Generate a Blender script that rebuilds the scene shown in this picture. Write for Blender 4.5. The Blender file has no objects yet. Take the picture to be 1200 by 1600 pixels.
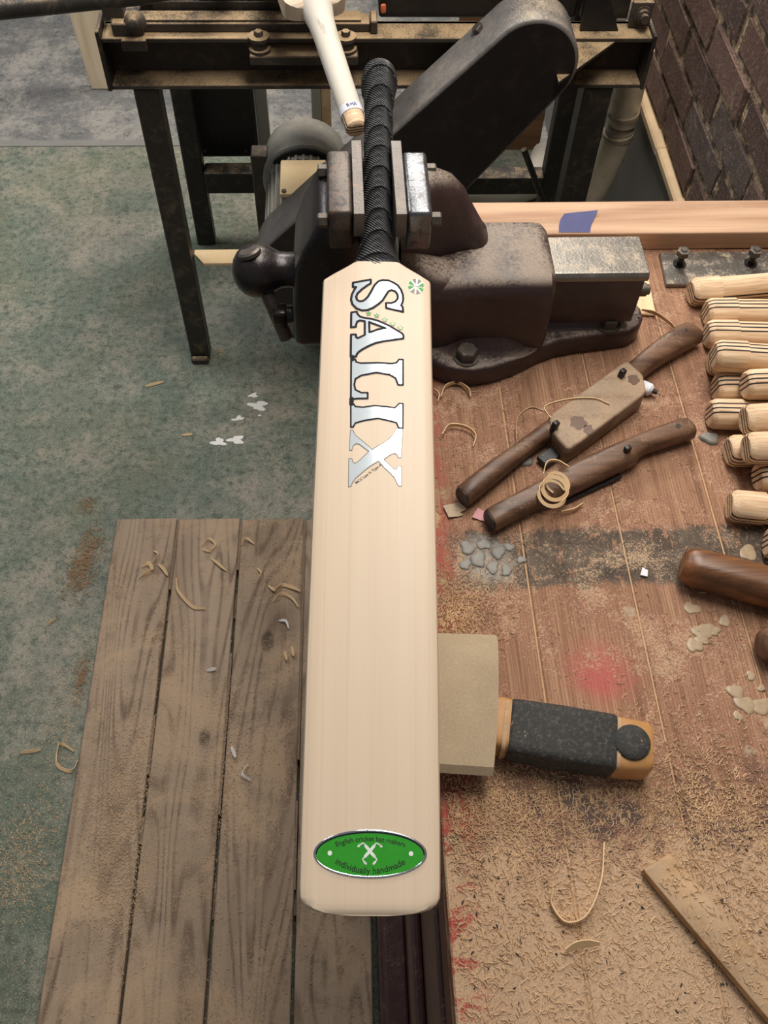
import bpy, bmesh, math, random
from mathutils import Vector, Matrix

# ------------------------------------------------------------------ camera, world, lights, exposure
scene = bpy.context.scene
COL = scene.collection
random.seed(11)

cam_data = bpy.data.cameras.new('camera')
cam_data.sensor_fit = 'VERTICAL'
cam_data.sensor_height = 36.0
cam_data.sensor_width = 27.0
cam_data.lens = 32.51
cam_data.clip_start = 0.05
cam_data.clip_end = 60
camera = bpy.data.objects.new('camera', cam_data)
COL.objects.link(camera)
_m = Matrix(((0.999, 0.022, -0.042), (-0.042, 0.833, -0.552), (0.023, 0.553, 0.833)))
camera.matrix_world = Matrix.Translation((0, 0, 1.80)) @ _m.to_quaternion().to_matrix().to_4x4()
scene.camera = camera

world = bpy.data.worlds.new('workshop_air')
scene.world = world
world.use_nodes = True
world.node_tree.nodes['Background'].inputs['Color'].default_value = (0.98, 0.98, 1.0, 1)
world.node_tree.nodes['Background'].inputs['Strength'].default_value = 0.17


def area_light(name, loc, sx, sy, power, color, rot=(0, 0, 0)):
    d = bpy.data.lights.new(name, 'AREA')
    d.shape = 'RECTANGLE'
    d.size, d.size_y = sx, sy
    d.energy = power
    d.color = color
    o = bpy.data.objects.new(name, d)
    o.location = loc
    o.rotation_euler = rot
    COL.objects.link(o)
    return o


# ceiling strip light over the bench, plus two added unseen lamps further back
area_light('ceiling_strip_light_bench', (0.36, 1.25, 2.65), 0.50, 1.40, 37, (1.0, 0.94, 0.86))
area_light('added_fill_light_left', (-1.3, 2.5, 2.65), 0.30, 1.50, 30, (1.0, 0.99, 0.98))  # added fill lamp, back and to the left
area_light('added_shadow_light_rear', (0.35, 3.3, 2.65), 1.20, 0.40, 60, (1.0, 0.94, 0.86), (-0.35, 0, 0))  # added lamp that throws shadows towards the camera

vs = scene.view_settings
vs.view_transform = 'Standard'
vs.look = 'None'
vs.exposure = 0.0
vs.gamma = 1.0
vs.use_curve_mapping = False

# ------------------------------------------------------------------ helpers
ROOT = {}


def thing(name, label, cat, loc=(0, 0, 0), group=None, matrix=None, kind=None):
    o = bpy.data.objects.new(name, None)
    o.empty_display_size = 0.03
    COL.objects.link(o)
    m = matrix.copy() if matrix is not None else Matrix.Translation(loc)
    o.matrix_world = m
    ROOT[o] = m
    tag(o, label, cat, group, kind)
    return o


def tag(o, label=None, cat=None, group=None, kind=None):
    if label:
        o['label'] = label
    if cat:
        o['category'] = cat
    if group:
        o['group'] = group
    if kind:
        o['kind'] = kind
    return o


def mesh_of(bm, smooth, angle=0.6):
    bmesh.ops.recalc_face_normals(bm, faces=bm.faces)
    me = bpy.data.meshes.new('m')
    if smooth:
        for e in bm.edges:
            if len(e.link_faces) == 2 and e.calc_face_angle(0) > angle:
                e.smooth = False
        for f in bm.faces:
            f.smooth = True
    bm.to_mesh(me)
    bm.free()
    return me


def obj(name, bm, m, parent=None, smooth=True, local=False, kind=None, label=None):
    """link bm as one mesh object; built in world space unless local"""
    if parent is not None:
        root = ROOT[parent]
        if not local:
            bm.transform(root.inverted())
        me = mesh_of(bm, smooth)
        o = bpy.data.objects.new(name, me)
        o.parent = parent
        ROOT[o] = root
    else:
        vs_ = [v.co for v in bm.verts]
        lo = Vector((min(v.x for v in vs_), min(v.y for v in vs_), min(v.z for v in vs_)))
        hi = Vector((max(v.x for v in vs_), max(v.y for v in vs_), max(v.z for v in vs_)))
        c = Vector(((lo.x + hi.x) / 2, (lo.y + hi.y) / 2, lo.z))
        bm.transform(Matrix.Translation(-c))
        me = mesh_of(bm, smooth)
        o = bpy.data.objects.new(name, me)
        o.location = c
        ROOT[o] = Matrix.Translation(c)
    me.name = name
    if m is not None:
        me.materials.append(m)
    if kind:
        o['kind'] = kind
    if label:
        o['label'] = label
    COL.objects.link(o)
    return o


def new():
    return bmesh.new()


def box(bm, x0, x1, y0, y1, z0, z1, bev=0.0, seg=2, mat=None):
    r = bmesh.ops.create_cube(bm, size=1.0)
    vs_ = r['verts']
    for v in vs_:
        v.co = Vector(((x0 + x1) / 2 + v.co.x * (x1 - x0), (y0 + y1) / 2 + v.co.y * (y1 - y0), (z0 + z1) / 2 + v.co.z * (z1 - z0)))
    if bev > 0:
        es = list({e for v in vs_ for e in v.link_edges})
        r2 = bmesh.ops.bevel(bm, geom=es, offset=bev, segments=seg, affect='EDGES', profile=0.5)
        vs_ = list({v for v in r2['verts']} | {v for v in vs_ if v.is_valid})
    if mat is not None:
        bmesh.ops.transform(bm, matrix=mat, verts=[v for v in vs_ if v.is_valid])
    return bm


def obox(bm, c, size, rotz=0.0, bev=0.0, seg=2, rot=None):
    """box centred on c, turned about z (or by a full rotation)"""
    m = Matrix.Translation(c) @ (rot.to_4x4() if rot is not None else Matrix.Rotation(rotz, 4, 'Z'))
    t = new()
    box(t, -size[0] / 2, size[0] / 2, -size[1] / 2, size[1] / 2, -size[2] / 2, size[2] / 2, bev, seg)
    t.transform(m)
    merge(bm, t)
    return bm


def merge(bm, t):
    me = bpy.data.meshes.new('tmp')
    t.to_mesh(me)
    t.free()
    bm.from_mesh(me)
    bpy.data.meshes.remove(me)


def rings(bm, rs, cap0=True, cap1=True):
    """skin a list of equal-length closed rings"""
    vv = [[bm.verts.new(p) for p in r] for r in rs]
    n = len(vv[0])
    for a, b in zip(vv[:-1], vv[1:]):
        for i in range(n):
            bm.faces.new((a[i], a[(i + 1) % n], b[(i + 1) % n], b[i]))
    if cap0:
        bm.faces.new(list(reversed(vv[0])))
    if cap1:
        bm.faces.new(vv[-1])
    return bm


def sup(t, e):
    c, s = math.cos(t), math.sin(t)
    return math.copysign(abs(c) ** (2 / e), c), math.copysign(abs(s) ** (2 / e), s)


def loft(bm, secs, U=None, V=None, n=20, e=2.0):
    """secs: (centre, half-width along U, half-height along V[, exponent])"""
    U, V = Vector(U), Vector(V)
    rs = []
    for s in secs:
        c = Vector(s[0])
        ex = s[3] if len(s) > 3 else e
        rs.append([c + U * (s[1] * sup(2 * math.pi * i / n, ex)[0]) + V * (s[2] * sup(2 * math.pi * i / n, ex)[1]) for i in range(n)])
    return rings(bm, rs)


def frame(d):
    d = Vector(d).normalized()
    u = d.cross(Vector((0, 0, 1)))
    if u.length < 1e-4:
        u = Vector((1, 0, 0))
    u.normalize()
    return d, u, u.cross(d)


def cyl(bm, p0, p1, r0, r1=None, n=20):
    p0, p1 = Vector(p0), Vector(p1)
    d, u, v = frame(p1 - p0)
    r1 = r0 if r1 is None else r1
    return loft(bm, [(p0, r0, r0), (p1, r1, r1)], u, v, n)


def lathe(bm, p0, axis, prof, n=24):
    """prof: (distance along axis, radius)"""
    p0 = Vector(p0)
    d, u, v = frame(axis)
    return loft(bm, [(p0 + d * t, max(r, 1e-5), max(r, 1e-5)) for t, r in prof], u, v, n)


def tube(bm, pts, r, n=12, closed=False):
    pts = [Vector(p) for p in pts]
    rs = []
    up = Vector((0.01, 0.02, 1))
    for i, p in enumerate(pts):
        t = (pts[min(i + 1, len(pts) - 1)] - pts[max(i - 1, 0)]).normalized()
        u = t.cross(up)
        if u.length < 1e-3:
            u = t.cross(Vector((1, 0, 0)))
        u.normalize()
        v = u.cross(t)
        rr = r[i] if isinstance(r, (list, tuple)) else r
        rs.append([p + (u * math.cos(a) + v * math.sin(a)) * rr for a in [2 * math.pi * k / n for k in range(n)]])
    return rings(bm, rs)


def prism(bm, pts, h0, h1, plane='xy', bev=0.0, seg=2):
    """extrude a polygon: plane xy -> along z, xz -> along y, yz -> along x"""
    def P(a, b, h):
        return {'xy': (a, b, h), 'xz': (a, h, b), 'yz': (h, a, b)}[plane]
    t = new()
    lo = [t.verts.new(P(a, b, h0)) for a, b in pts]
    hi = [t.verts.new(P(a, b, h1)) for a, b in pts]
    n = len(pts)
    t.faces.new(lo)
    t.faces.new(hi)
    for i in range(n):
        t.faces.new((lo[i], lo[(i + 1) % n], hi[(i + 1) % n], hi[i]))
    bmesh.ops.recalc_face_normals(t, faces=t.faces)
    if bev:
        es = [e for e in t.edges if e.calc_face_angle(0) > 0.5]
        bmesh.ops.bevel(t, geom=es, offset=bev, segments=seg, affect='EDGES', profile=0.5)
    merge(bm, t)
    return bm


def hexbolt(bm, p, axis, r, h, shank_r=None, shank=0.0):
    d, u, v = frame(axis)
    p = Vector(p)
    loft(bm, [(p, r, r), (p + d * h * 0.85, r, r), (p + d * h, r * 0.88, r * 0.88)], u, v, 6)
    if shank_r:
        cyl(bm, p + d * h * 0.5, p + d * (h + shank), shank_r, n=12)
    return bm


def smooth_path(pts, k=6):
    """Catmull-Rom through pts"""
    P = [Vector(p) for p in pts]
    P = [P[0] * 2 - P[1]] + P + [P[-1] * 2 - P[-2]]
    out = []
    for i in range(1, len(P) - 2):
        for j in range(k):
            t = j / k
            a, b, c, d = P[i - 1], P[i], P[i + 1], P[i + 2]
            out.append(0.5 * ((2 * b) + (c - a) * t + (2 * a - 5 * b + 4 * c - d) * t * t + (3 * b - a - 3 * c + d) * t ** 3))
    out.append(P[-2])
    return out


def copy_thing(o, matrix, label=None, group=None):
    c = o.copy()
    COL.objects.link(c)
    c.matrix_world = matrix
    if label:
        c['label'] = label
    if group:
        c['group'] = group
    for ch in o.children:
        k = ch.copy()
        k.parent = c
        COL.objects.link(k)
    return c


# ------------------------------------------------------------------ materials
class B:
    def __init__(self, name):
        self.m = bpy.data.materials.new(name)
        self.m.use_nodes = True
        self.t = self.m.node_tree
        self.t.nodes.clear()
        self.out = self.t.nodes.new('ShaderNodeOutputMaterial')
        self.p = self.t.nodes.new('ShaderNodeBsdfPrincipled')
        self.t.links.new(self.p.outputs[0], self.out.inputs[0])

    def inp(self, node, key, val):
        if val is None:
            return
        if isinstance(val, bpy.types.NodeSocket):
            self.t.links.new(val, node.inputs[key])
        else:
            s = node.inputs[key]
            if isinstance(val, (tuple, list)) and len(val) == 3 and s.type == 'RGBA':
                val = (*val, 1)
            s.default_value = val

    def co(self, kind='Object'):
        return self.t.nodes.new('ShaderNodeTexCoord').outputs[kind]

    def pos(self):
        return self.t.nodes.new('ShaderNodeNewGeometry').outputs['Position']

    def nrm(self):
        return self.t.nodes.new('ShaderNodeNewGeometry').outputs['Normal']

    def rnd(self):
        return self.t.nodes.new('ShaderNodeObjectInfo').outputs['Random']

    def sep(self, v):
        n = self.t.nodes.new('ShaderNodeSeparateXYZ')
        self.inp(n, 0, v)
        return n.outputs

    def comb(self, x, y, z):
        n = self.t.nodes.new('ShaderNodeCombineXYZ')
        for i, a in enumerate((x, y, z)):
            self.inp(n, i, a)
        return n.outputs[0]

    def map(self, v, scale=(1, 1, 1), loc=(0, 0, 0), rot=(0, 0, 0)):
        n = self.t.nodes.new('ShaderNodeMapping')
        self.inp(n, 'Vector', v)
        self.inp(n, 'Location', loc)
        self.inp(n, 'Rotation', rot)
        self.inp(n, 'Scale', scale)
        return n.outputs[0]

    def vadd(self, a, b):
        n = self.t.nodes.new('ShaderNodeVectorMath')
        n.operation = 'ADD'
        self.inp(n, 0, a)
        self.inp(n, 1, b)
        return n.outputs[0]

    def noise(self, v, scale, detail=3, rough=0.55, dist=0.0):
        n = self.t.nodes.new('ShaderNodeTexNoise')
        for k, a in (('Vector', v), ('Scale', scale), ('Detail', detail), ('Roughness', rough), ('Distortion', dist)):
            self.inp(n, k, a)
        return n.outputs[0]

    def vor(self, v, scale, feature='F1', rand=1.0):
        n = self.t.nodes.new('ShaderNodeTexVoronoi')
        n.feature = feature
        for k, a in (('Vector', v), ('Scale', scale), ('Randomness', rand)):
            self.inp(n, k, a)
        return n.outputs['Distance']

    def wave(self, v, scale, dist=2.0, detail=2, dscale=1.0, dirn='X', kind='BANDS'):
        n = self.t.nodes.new('ShaderNodeTexWave')
        n.wave_type = kind
        if kind == 'BANDS':
            n.bands_direction = dirn
        else:
            n.rings_direction = dirn
        for k, a in (('Vector', v), ('Scale', scale), ('Distortion', dist), ('Detail', detail), ('Detail Scale', dscale)):
            self.inp(n, k, a)
        return n.outputs['Fac']

    def math(self, op, a, b=None, c=None, clamp=False):
        n = self.t.nodes.new('ShaderNodeMath')
        n.operation = op
        n.use_clamp = clamp
        self.inp(n, 0, a)
        self.inp(n, 1, b)
        self.inp(n, 2, c)
        return n.outputs[0]

    def step(self, v, lo, hi, a=0.0, b=1.0):
        n = self.t.nodes.new('ShaderNodeMapRange')
        n.interpolation_type = 'SMOOTHSTEP'
        for k, q in (('Value', v), ('From Min', lo), ('From Max', hi), ('To Min', a), ('To Max', b)):
            self.inp(n, k, q)
        return n.outputs[0]

    def ramp(self, f, stops):
        n = self.t.nodes.new('ShaderNodeValToRGB')
        el = n.color_ramp.elements
        while len(el) < len(stops):
            el.new(0.5)
        for e, (p, c) in zip(el, stops):
            e.position = p
            e.color = (*c, 1)
        self.inp(n, 0, f)
        return n.outputs[0]

    def mix(self, f, a, b, blend='MIX'):
        n = self.t.nodes.new('ShaderNodeMix')
        n.data_type = 'RGBA'
        n.blend_type = blend
        self.inp(n, 0, f)
        self.inp(n, 6, a)
        self.inp(n, 7, b)
        return n.outputs[2]

    def bump(self, h, strength=0.3, dist=0.002):
        n = self.t.nodes.new('ShaderNodeBump')
        self.inp(n, 'Height', h)
        self.inp(n, 'Strength', strength)
        self.inp(n, 'Distance', dist)
        return n.outputs[0]

    def dust(self, col, amount=0.5, tint=(0.42, 0.31, 0.20), scale=40.0, lo=0.55, hi=0.98):
        """sawdust settled on faces that look up"""
        nz = self.sep(self.nrm())[2]
        up = self.step(nz, lo, hi)
        g = self.math('ADD', self.math('MULTIPLY', self.noise(self.pos(), scale, 4, 0.6), 0.55), self.math('MULTIPLY', self.noise(self.pos(), 330, 4, 0.75), 0.55))
        g = self.step(g, 0.66 - 0.28 * amount, 0.80 - 0.22 * amount)
        fine = self.step(self.noise(self.pos(), 900, 2, 0.6), 0.35, 0.6, 0.55, 1.0)
        f = self.math('MULTIPLY', self.math('MULTIPLY', up, g), self.math('MULTIPLY', fine, min(1.0, 0.35 + amount)))
        return self.mix(f, col, tint), f

    def done(self, col, rough=0.6, metal=0.0, normal=None, spec=0.5, coat=0.0):
        self.inp(self.p, 'Base Color', col)
        self.inp(self.p, 'Roughness', rough)
        self.inp(self.p, 'Metallic', metal)
        self.inp(self.p, 'Specular IOR Level', spec)
        self.inp(self.p, 'Coat Weight', coat)
        if normal is not None:
            self.inp(self.p, 'Normal', normal)
        return self.m


def S(r, g, b):
    """sRGB 0..255 -> linear"""
    f = lambda c: (c / 255 / 12.92) if c <= 10 else ((c / 255 + 0.055) / 1.055) ** 2.4
    return (f(r), f(g), f(b))


def flat(name, col, rough=0.5, metal=0.0, var=0.12, scale=60, spec=0.5, coat=0.0):
    b = B(name)
    n = b.noise(b.co(), scale, 4)
    dark = tuple(c * (1 - var) for c in col)
    lite = tuple(min(1, c * (1 + var)) for c in col)
    return b.done(b.mix(n, dark, lite), rough, metal, None, spec, coat)


def m_floor(name, green):
    b = B(name)
    p = b.pos()
    x, y, z = b.sep(p)
    big = b.noise(p, 1.9, 5, 0.65, 0.4)
    mid = b.noise(b.vadd(p, (7, 3, 0)), 6.0, 8, 0.72, 0.4)
    fin = b.noise(p, 55, 7, 0.8)
    grit = b.noise(p, 300, 4, 0.8)
    if green:
        c = b.ramp(mid, [(0.32, S(96, 98, 90)), (0.5, S(124, 123, 113)), (0.68, S(152, 146, 133))])
        g = b.step(b.math('ADD', b.math('MULTIPLY', big, 0.75), b.math('MULTIPLY', b.noise(p, 17, 7, 0.8, 0.2), 0.55)), 0.52, 0.68)
        c = b.mix(b.math('MULTIPLY', g, 0.8), c, b.ramp(fin, [(0.38, S(46, 74, 58)), (0.62, S(90, 108, 94))]))
        ol = b.step(b.noise(b.vadd(p, (2, 9, 0)), 2.4, 5, 0.65, 0.4), 0.48, 0.66)
        c = b.mix(b.math('MULTIPLY', ol, 0.45), c, S(100, 104, 78))
        near = b.step(y, 1.35, 0.3)
        c = b.mix(b.math('MULTIPLY', near, b.step(mid, 0.35, 0.6, 0.7, 0.3)), c, S(72, 84, 64))
        tan = b.step(b.math('ADD', b.math('MULTIPLY', b.noise(b.vadd(p, (5, 2, 0)), 3.6, 8, 0.8, 0.2), 0.75), b.math('MULTIPLY', fin, 0.25)), 0.47, 0.62)
        c = b.mix(b.math('MULTIPLY', tan, 0.7), c, b.ramp(grit, [(0.35, S(122, 116, 102)), (0.65, S(176, 166, 148))]))
    else:
        c = b.mix(b.step(b.noise(p, 5, 8, 0.8, 0.1), 0.42, 0.60), S(90, 92, 95), S(142, 139, 134))
        c = b.mix(b.step(b.noise(p, 12, 7, 0.75, 0.4), 0.52, 0.68, 0, 0.5), c, S(116, 106, 98))
    c = b.mix(b.step(grit, 0.50, 0.64, 0.0, 0.55), c, S(176, 168, 152))
    c = b.mix(b.step(fin, 0.50, 0.38, 0.0, 0.55), c, S(58, 62, 54))
    flecks = b.step(b.vor(p, 80), 0.075, 0.035)
    c = b.mix(b.math('MULTIPLY', flecks, b.step(fin, 0.45, 0.6)), c, S(224, 212, 190))
    h = b.math('ADD', b.math('MULTIPLY', fin, 0.6), b.math('MULTIPLY', grit, 0.35))
    return b.done(c, 0.62, 0, b.bump(h, 0.35, 0.004))


def m_deck():
    b = B('weathered_deck_wood')
    o = b.vadd(b.co(), b.comb(b.math('MULTIPLY', b.rnd(), 3.1), b.math('MULTIPLY', b.rnd(), 17.0), b.math('MULTIPLY', b.rnd(), 5.0)))
    v = b.map(o, (1, 0.11, 1))
    warp = b.noise(v, 6.5, 2, 0.45, 0.35)
    rngs = b.math('FRACT', b.math('MULTIPLY', warp, 24.0))
    tri = b.math('ABSOLUTE', b.math('SUBTRACT', rngs, 0.5))
    line = b.step(tri, 0.22, 0.46)
    fine = b.noise(b.map(o, (1, 0.03, 1)), 230, 4, 0.7)
    c = b.ramp(b.noise(v, 9, 4, 0.6), [(0.3, S(128, 110, 92)), (0.7, S(166, 146, 126))])
    c = b.mix(b.math('MULTIPLY', line, b.step(b.noise(o, 7, 3, 0.6), 0.35, 0.65, 0.3, 0.75)), c, S(88, 70, 56))
    c = b.mix(b.step(fine, 0.45, 0.75, 0, 0.45), c, S(160, 142, 120))
    knot = b.step(b.vor(b.map(o, (7.0, 4.0, 1)), 1.0), 0.12, 0.07)
    c = b.mix(b.math('MULTIPLY', knot, 0.75), c, S(58, 46, 38))
    dirt = b.step(b.noise(o, 22, 6, 0.75), 0.52, 0.72)
    c = b.mix(b.math('MULTIPLY', dirt, 0.5), c, S(90, 78, 66))
    p = b.pos()
    x, y, z = b.sep(p)
    d = b.step(b.math('ADD', b.noise(p, 5.0, 5, 0.7, 0.5), b.math('MULTIPLY', b.noise(p, 260, 3, 0.7), 0.42)), 0.66, 0.86)
    c = b.mix(b.math('MULTIPLY', d, 0.75), c, S(176, 150, 122))
    spk = b.step(b.noise(p, 560, 2, 0.6), 0.62, 0.75)
    c = b.mix(b.math('MULTIPLY', spk, 0.6), c, S(180, 158, 134))
    h = b.math('ADD', b.math('MULTIPLY', tri, 0.6), b.math('MULTIPLY', fine, 0.5))
    return b.done(c, 0.75, 0, b.bump(h, 0.4, 0.002), 0.25)


def m_bench():
    b = B('stained_bench_board')
    p = b.pos()
    x, y, z = b.sep(p)
    o = b.vadd(b.co(), b.comb(0, b.math('MULTIPLY', b.rnd(), 9.0), 0))
    g1 = b.noise(b.map(o, (1, 0.035, 1)), 150, 4, 0.65, 0.6)
    wv = b.wave(b.map(o, (1, 0.05, 1)), 95, 6.0, 3, 1.2, 'X')
    c = b.ramp(g1, [(0.28, S(114, 82, 62)), (0.55, S(158, 120, 94)), (0.8, S(188, 154, 124))])
    c = b.mix(b.math('MULTIPLY', b.step(wv, 0.55, 0.95), 0.5), c, S(118, 82, 60))
    # worn red paint
    nA = b.noise(p, 11, 6, 0.7, 0.8)
    nB = b.noise(p, 34, 6, 0.75, 0.6)
    red = b.step(b.math('ADD', b.math('MULTIPLY', nA, 0.7), b.math('MULTIPLY', nB, 0.4)), 0.47, 0.64)
    c = b.mix(b.math('MULTIPLY', red, 0.58), c, b.ramp(nB, [(0.3, S(112, 66, 56)), (0.7, S(158, 104, 88))]))
    rs = b.math('ADD', b.math('POWER', b.math('SUBTRACT', x, 0.243), 2), b.math('POWER', b.math('MULTIPLY', b.math('SUBTRACT', y, 0.357), 1.1), 2))
    rs = b.step(b.math('ADD', b.math('SQRT', rs), b.math('MULTIPLY', nB, 0.045)), 0.070, 0.030)
    c = b.mix(b.math('MULTIPLY', rs, 0.75), c, S(176, 84, 82))
    # paint smears near the front edge
    ed = b.step(b.math('ADD', x, b.math('MULTIPLY', nB, 0.05)), 0.150, 0.118)
    c = b.mix(b.math('MULTIPLY', b.math('MULTIPLY', ed, b.step(nB, 0.40, 0.56)), 0.8), c, S(164, 62, 56))
    c = b.mix(b.math('MULTIPLY', b.math('MULTIPLY', ed, b.step(b.noise(p, 28, 4, 0.6, 0.3), 0.55, 0.66)), 0.7), c, S(182, 170, 128))
    # black band
    yb = b.math('ADD', y, b.math('MULTIPLY', b.math('SUBTRACT', nB, 0.5), 0.05))
    band = b.math('MULTIPLY', b.step(yb, 0.449, 0.457), b.step(yb, 0.528, 0.515))
    band = b.math('MULTIPLY', band, b.step(b.math('ADD', x, b.math('MULTIPLY', b.math('SUBTRACT', nA, 0.5), 0.1)), 0.105, 0.135))
    worn = b.step(b.noise(b.map(p, (1, 0.4, 1), rot=(0, 0, 0.3)), 75, 5, 0.75, 0.5), 0.62, 0.57)
    c = b.mix(b.math('MULTIPLY', b.math('MULTIPLY', band, worn), 0.88), c, b.ramp(nB, [(0.35, S(52, 50, 48)), (0.7, S(98, 92, 82))]))
    # black smears among the sawdust
    sm = b.math('MULTIPLY', b.step(b.noise(p, 16, 6, 0.75, 1.0), 0.46, 0.60), b.step(b.math('ABSOLUTE', b.math('SUBTRACT', y, 0.215)), 0.065, 0.02))
    c = b.mix(b.math('MULTIPLY', sm, 0.8), c, S(66, 62, 62))
    # lumps of dried glue and grey paint
    lump = b.step(b.vor(b.vadd(p, b.comb(b.math('MULTIPLY', nB, 0.02), 0, 0)), 24), 0.20, 0.12)
    lump = b.math('MULTIPLY', lump, b.step(nA, 0.50, 0.58))
    c = b.mix(b.math('MULTIPLY', lump, 0.6), c, S(176, 164, 142))
    gl = b.step(b.math('ADD', b.math('SQRT', b.math('ADD', b.math('POWER', b.math('SUBTRACT', x, 0.145), 2), b.math('POWER', b.math('SUBTRACT', y, 0.487), 2))), b.math('MULTIPLY', nB, 0.06)), 0.066, 0.050)
    c = b.mix(b.math('MULTIPLY', gl, 0.7), c, b.ramp(b.noise(p, 120, 4, 0.7), [(0.35, S(92, 92, 94)), (0.65, S(176, 172, 164))]))
    # sawdust lying on the board, thicker towards the front
    grain = b.noise(p, 560, 4, 0.8)
    heavy = b.step(b.math('ADD', y, b.math('MULTIPLY', b.math('SUBTRACT', nA, 0.5), 0.16)), 0.255, 0.16)
    lite = b.step(b.math('ADD', b.math('MULTIPLY', nA, 0.6), b.math('MULTIPLY', nB, 0.5)), 0.44, 0.72)
    sm2 = b.math('MULTIPLY', sm, b.step(x, 0.17, 0.23))
    amt = b.math('MAXIMUM', b.math('MULTIPLY', heavy, 0.86), b.math('ADD', b.math('MULTIPLY', lite, 0.50), 0.10))
    amt = b.math('SUBTRACT', amt, b.math('ADD', b.math('MULTIPLY', sm2, 0.42), b.math('MULTIPLY', ed, b.math('MULTIPLY', b.step(nB, 0.42, 0.58), 0.6))))
    f = b.step(b.math('ADD', amt, b.math('MULTIPLY', b.math('SUBTRACT', grain, 0.5), 2.4)), 0.30, 0.62)
    c = b.mix(b.math('MULTIPLY', f, 0.86), c, b.ramp(b.noise(p, 700, 2, 0.6), [(0.3, S(158, 130, 103)), (0.7, S(208, 179, 147))]))
    blk = b.math('MULTIPLY', b.step(b.vor(p, 210), 0.13, 0.07), b.step(b.noise(p, 18, 5, 0.7), 0.52, 0.60))
    c = b.mix(b.math('MULTIPLY', blk, 0.8), c, S(58, 52, 50))
    h = b.math('ADD', b.math('MULTIPLY', g1, 0.5), b.math('MULTIPLY', grain, 0.5))
    h = b.math('ADD', h, b.math('MULTIPLY', b.math('ADD', lump, gl), 0.4))
    return b.done(c, 0.75, 0, b.bump(h, 0.5, 0.002), 0.25)


def m_willow():
    b = B('pale_willow')
    o = b.co()
    x, y, z = b.sep(o)
    w = b.noise(b.map(o, (1, 0.06, 1)), 18, 2, 0.5)
    xx = b.math('ADD', x, b.math('MULTIPLY', b.math('SUBTRACT', w, 0.5), 0.02))
    fr = b.math('FRACT', b.math('ADD', b.math('MULTIPLY', xx, 58.0), b.math('MULTIPLY', b.noise(b.map(o, (1, 0.01, 1)), 30, 1), 2.2)))
    ln = b.step(b.math('ABSOLUTE', b.math('SUBTRACT', fr, 0.5)), 0.40, 0.5)
    c = b.mix(b.noise(b.map(o, (1, 0.02, 1)), 60, 3), S(208, 187, 163), S(220, 201, 178))
    c = b.mix(b.math('MULTIPLY', ln, b.step(b.noise(b.map(o, (1, 0.04, 1)), 22, 2), 0.3, 0.7, 0.02, 0.16)), c, S(170, 138, 104))
    c = b.mix(b.step(b.noise(b.map(o, (1, 0.03, 1)), 320, 2), 0.5, 0.8, 0, 0.16), c, S(206, 180, 148))
    c = b.mix(b.step(b.noise(b.map(o, (1, 0.03, 1)), 25, 2), 0.5, 0.8, 0, 0.35), c, S(206, 182, 154))
    return b.done(c, 0.42, 0, None, 0.4)


def m_wood(name, dark, light, axis='X', scale=40.0, rough=0.6, dusty=0.0, lines=0.4, spec=0.35, stretch=0.05):
    b = B(name)
    o = b.vadd(b.co(), b.comb(b.rnd(), b.math('MULTIPLY', b.rnd(), 3.0), b.math('MULTIPLY', b.rnd(), 5.0)))
    sc = {'X': (stretch, 1, 1), 'Y': (1, stretch, 1), 'Z': (1, 1, stretch)}[axis]
    n = b.noise(b.map(o, sc), scale, 4, 0.6, 0.4)
    f = b.noise(b.map(o, tuple(q * (0.5 if q < 1 else 1) for q in sc)), scale * 6, 3, 0.6)
    c = b.mix(b.step(n, 0.3, 0.7), dark, light)
    c = b.mix(b.step(f, 0.5, 0.75, 0, lines), c, dark)
    if dusty:
        c, _ = b.dust(c, dusty, S(176, 150, 122), 24.0, 0.1, 0.9)
    return b.done(c, rough, 0, b.bump(f, 0.25, 0.0012), spec)


def m_blank():
    """cane handle blank with three dark rubber strips let into the lamination"""
    b = B('cane_handle_lamination')
    o = b.co()
    x, y, z = b.sep(o)
    n = b.noise(b.map(o, (0.06, 1, 1)), 240, 3, 0.6)
    c = b.mix(b.step(n, 0.35, 0.7), S(208, 174, 138), S(234, 208, 176))
    c = b.mix(b.step(b.noise(b.map(o, (0.03, 1, 1)), 620, 2, 0.6), 0.56, 0.66, 0, 0.5), c, S(150, 112, 74))
    ln = None
    for zc in (-0.0035, 0.0020, 0.0075):
        q = b.step(b.math('ABSOLUTE', b.math('SUBTRACT', z, zc)), 0.0011, 0.00075)
        ln = q if ln is None else b.math('MAXIMUM', ln, q)
    c = b.mix(ln, c, S(34, 28, 34))
    return b.done(c, 0.65, 0, b.bump(n, 0.2, 0.001), 0.3)


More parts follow.
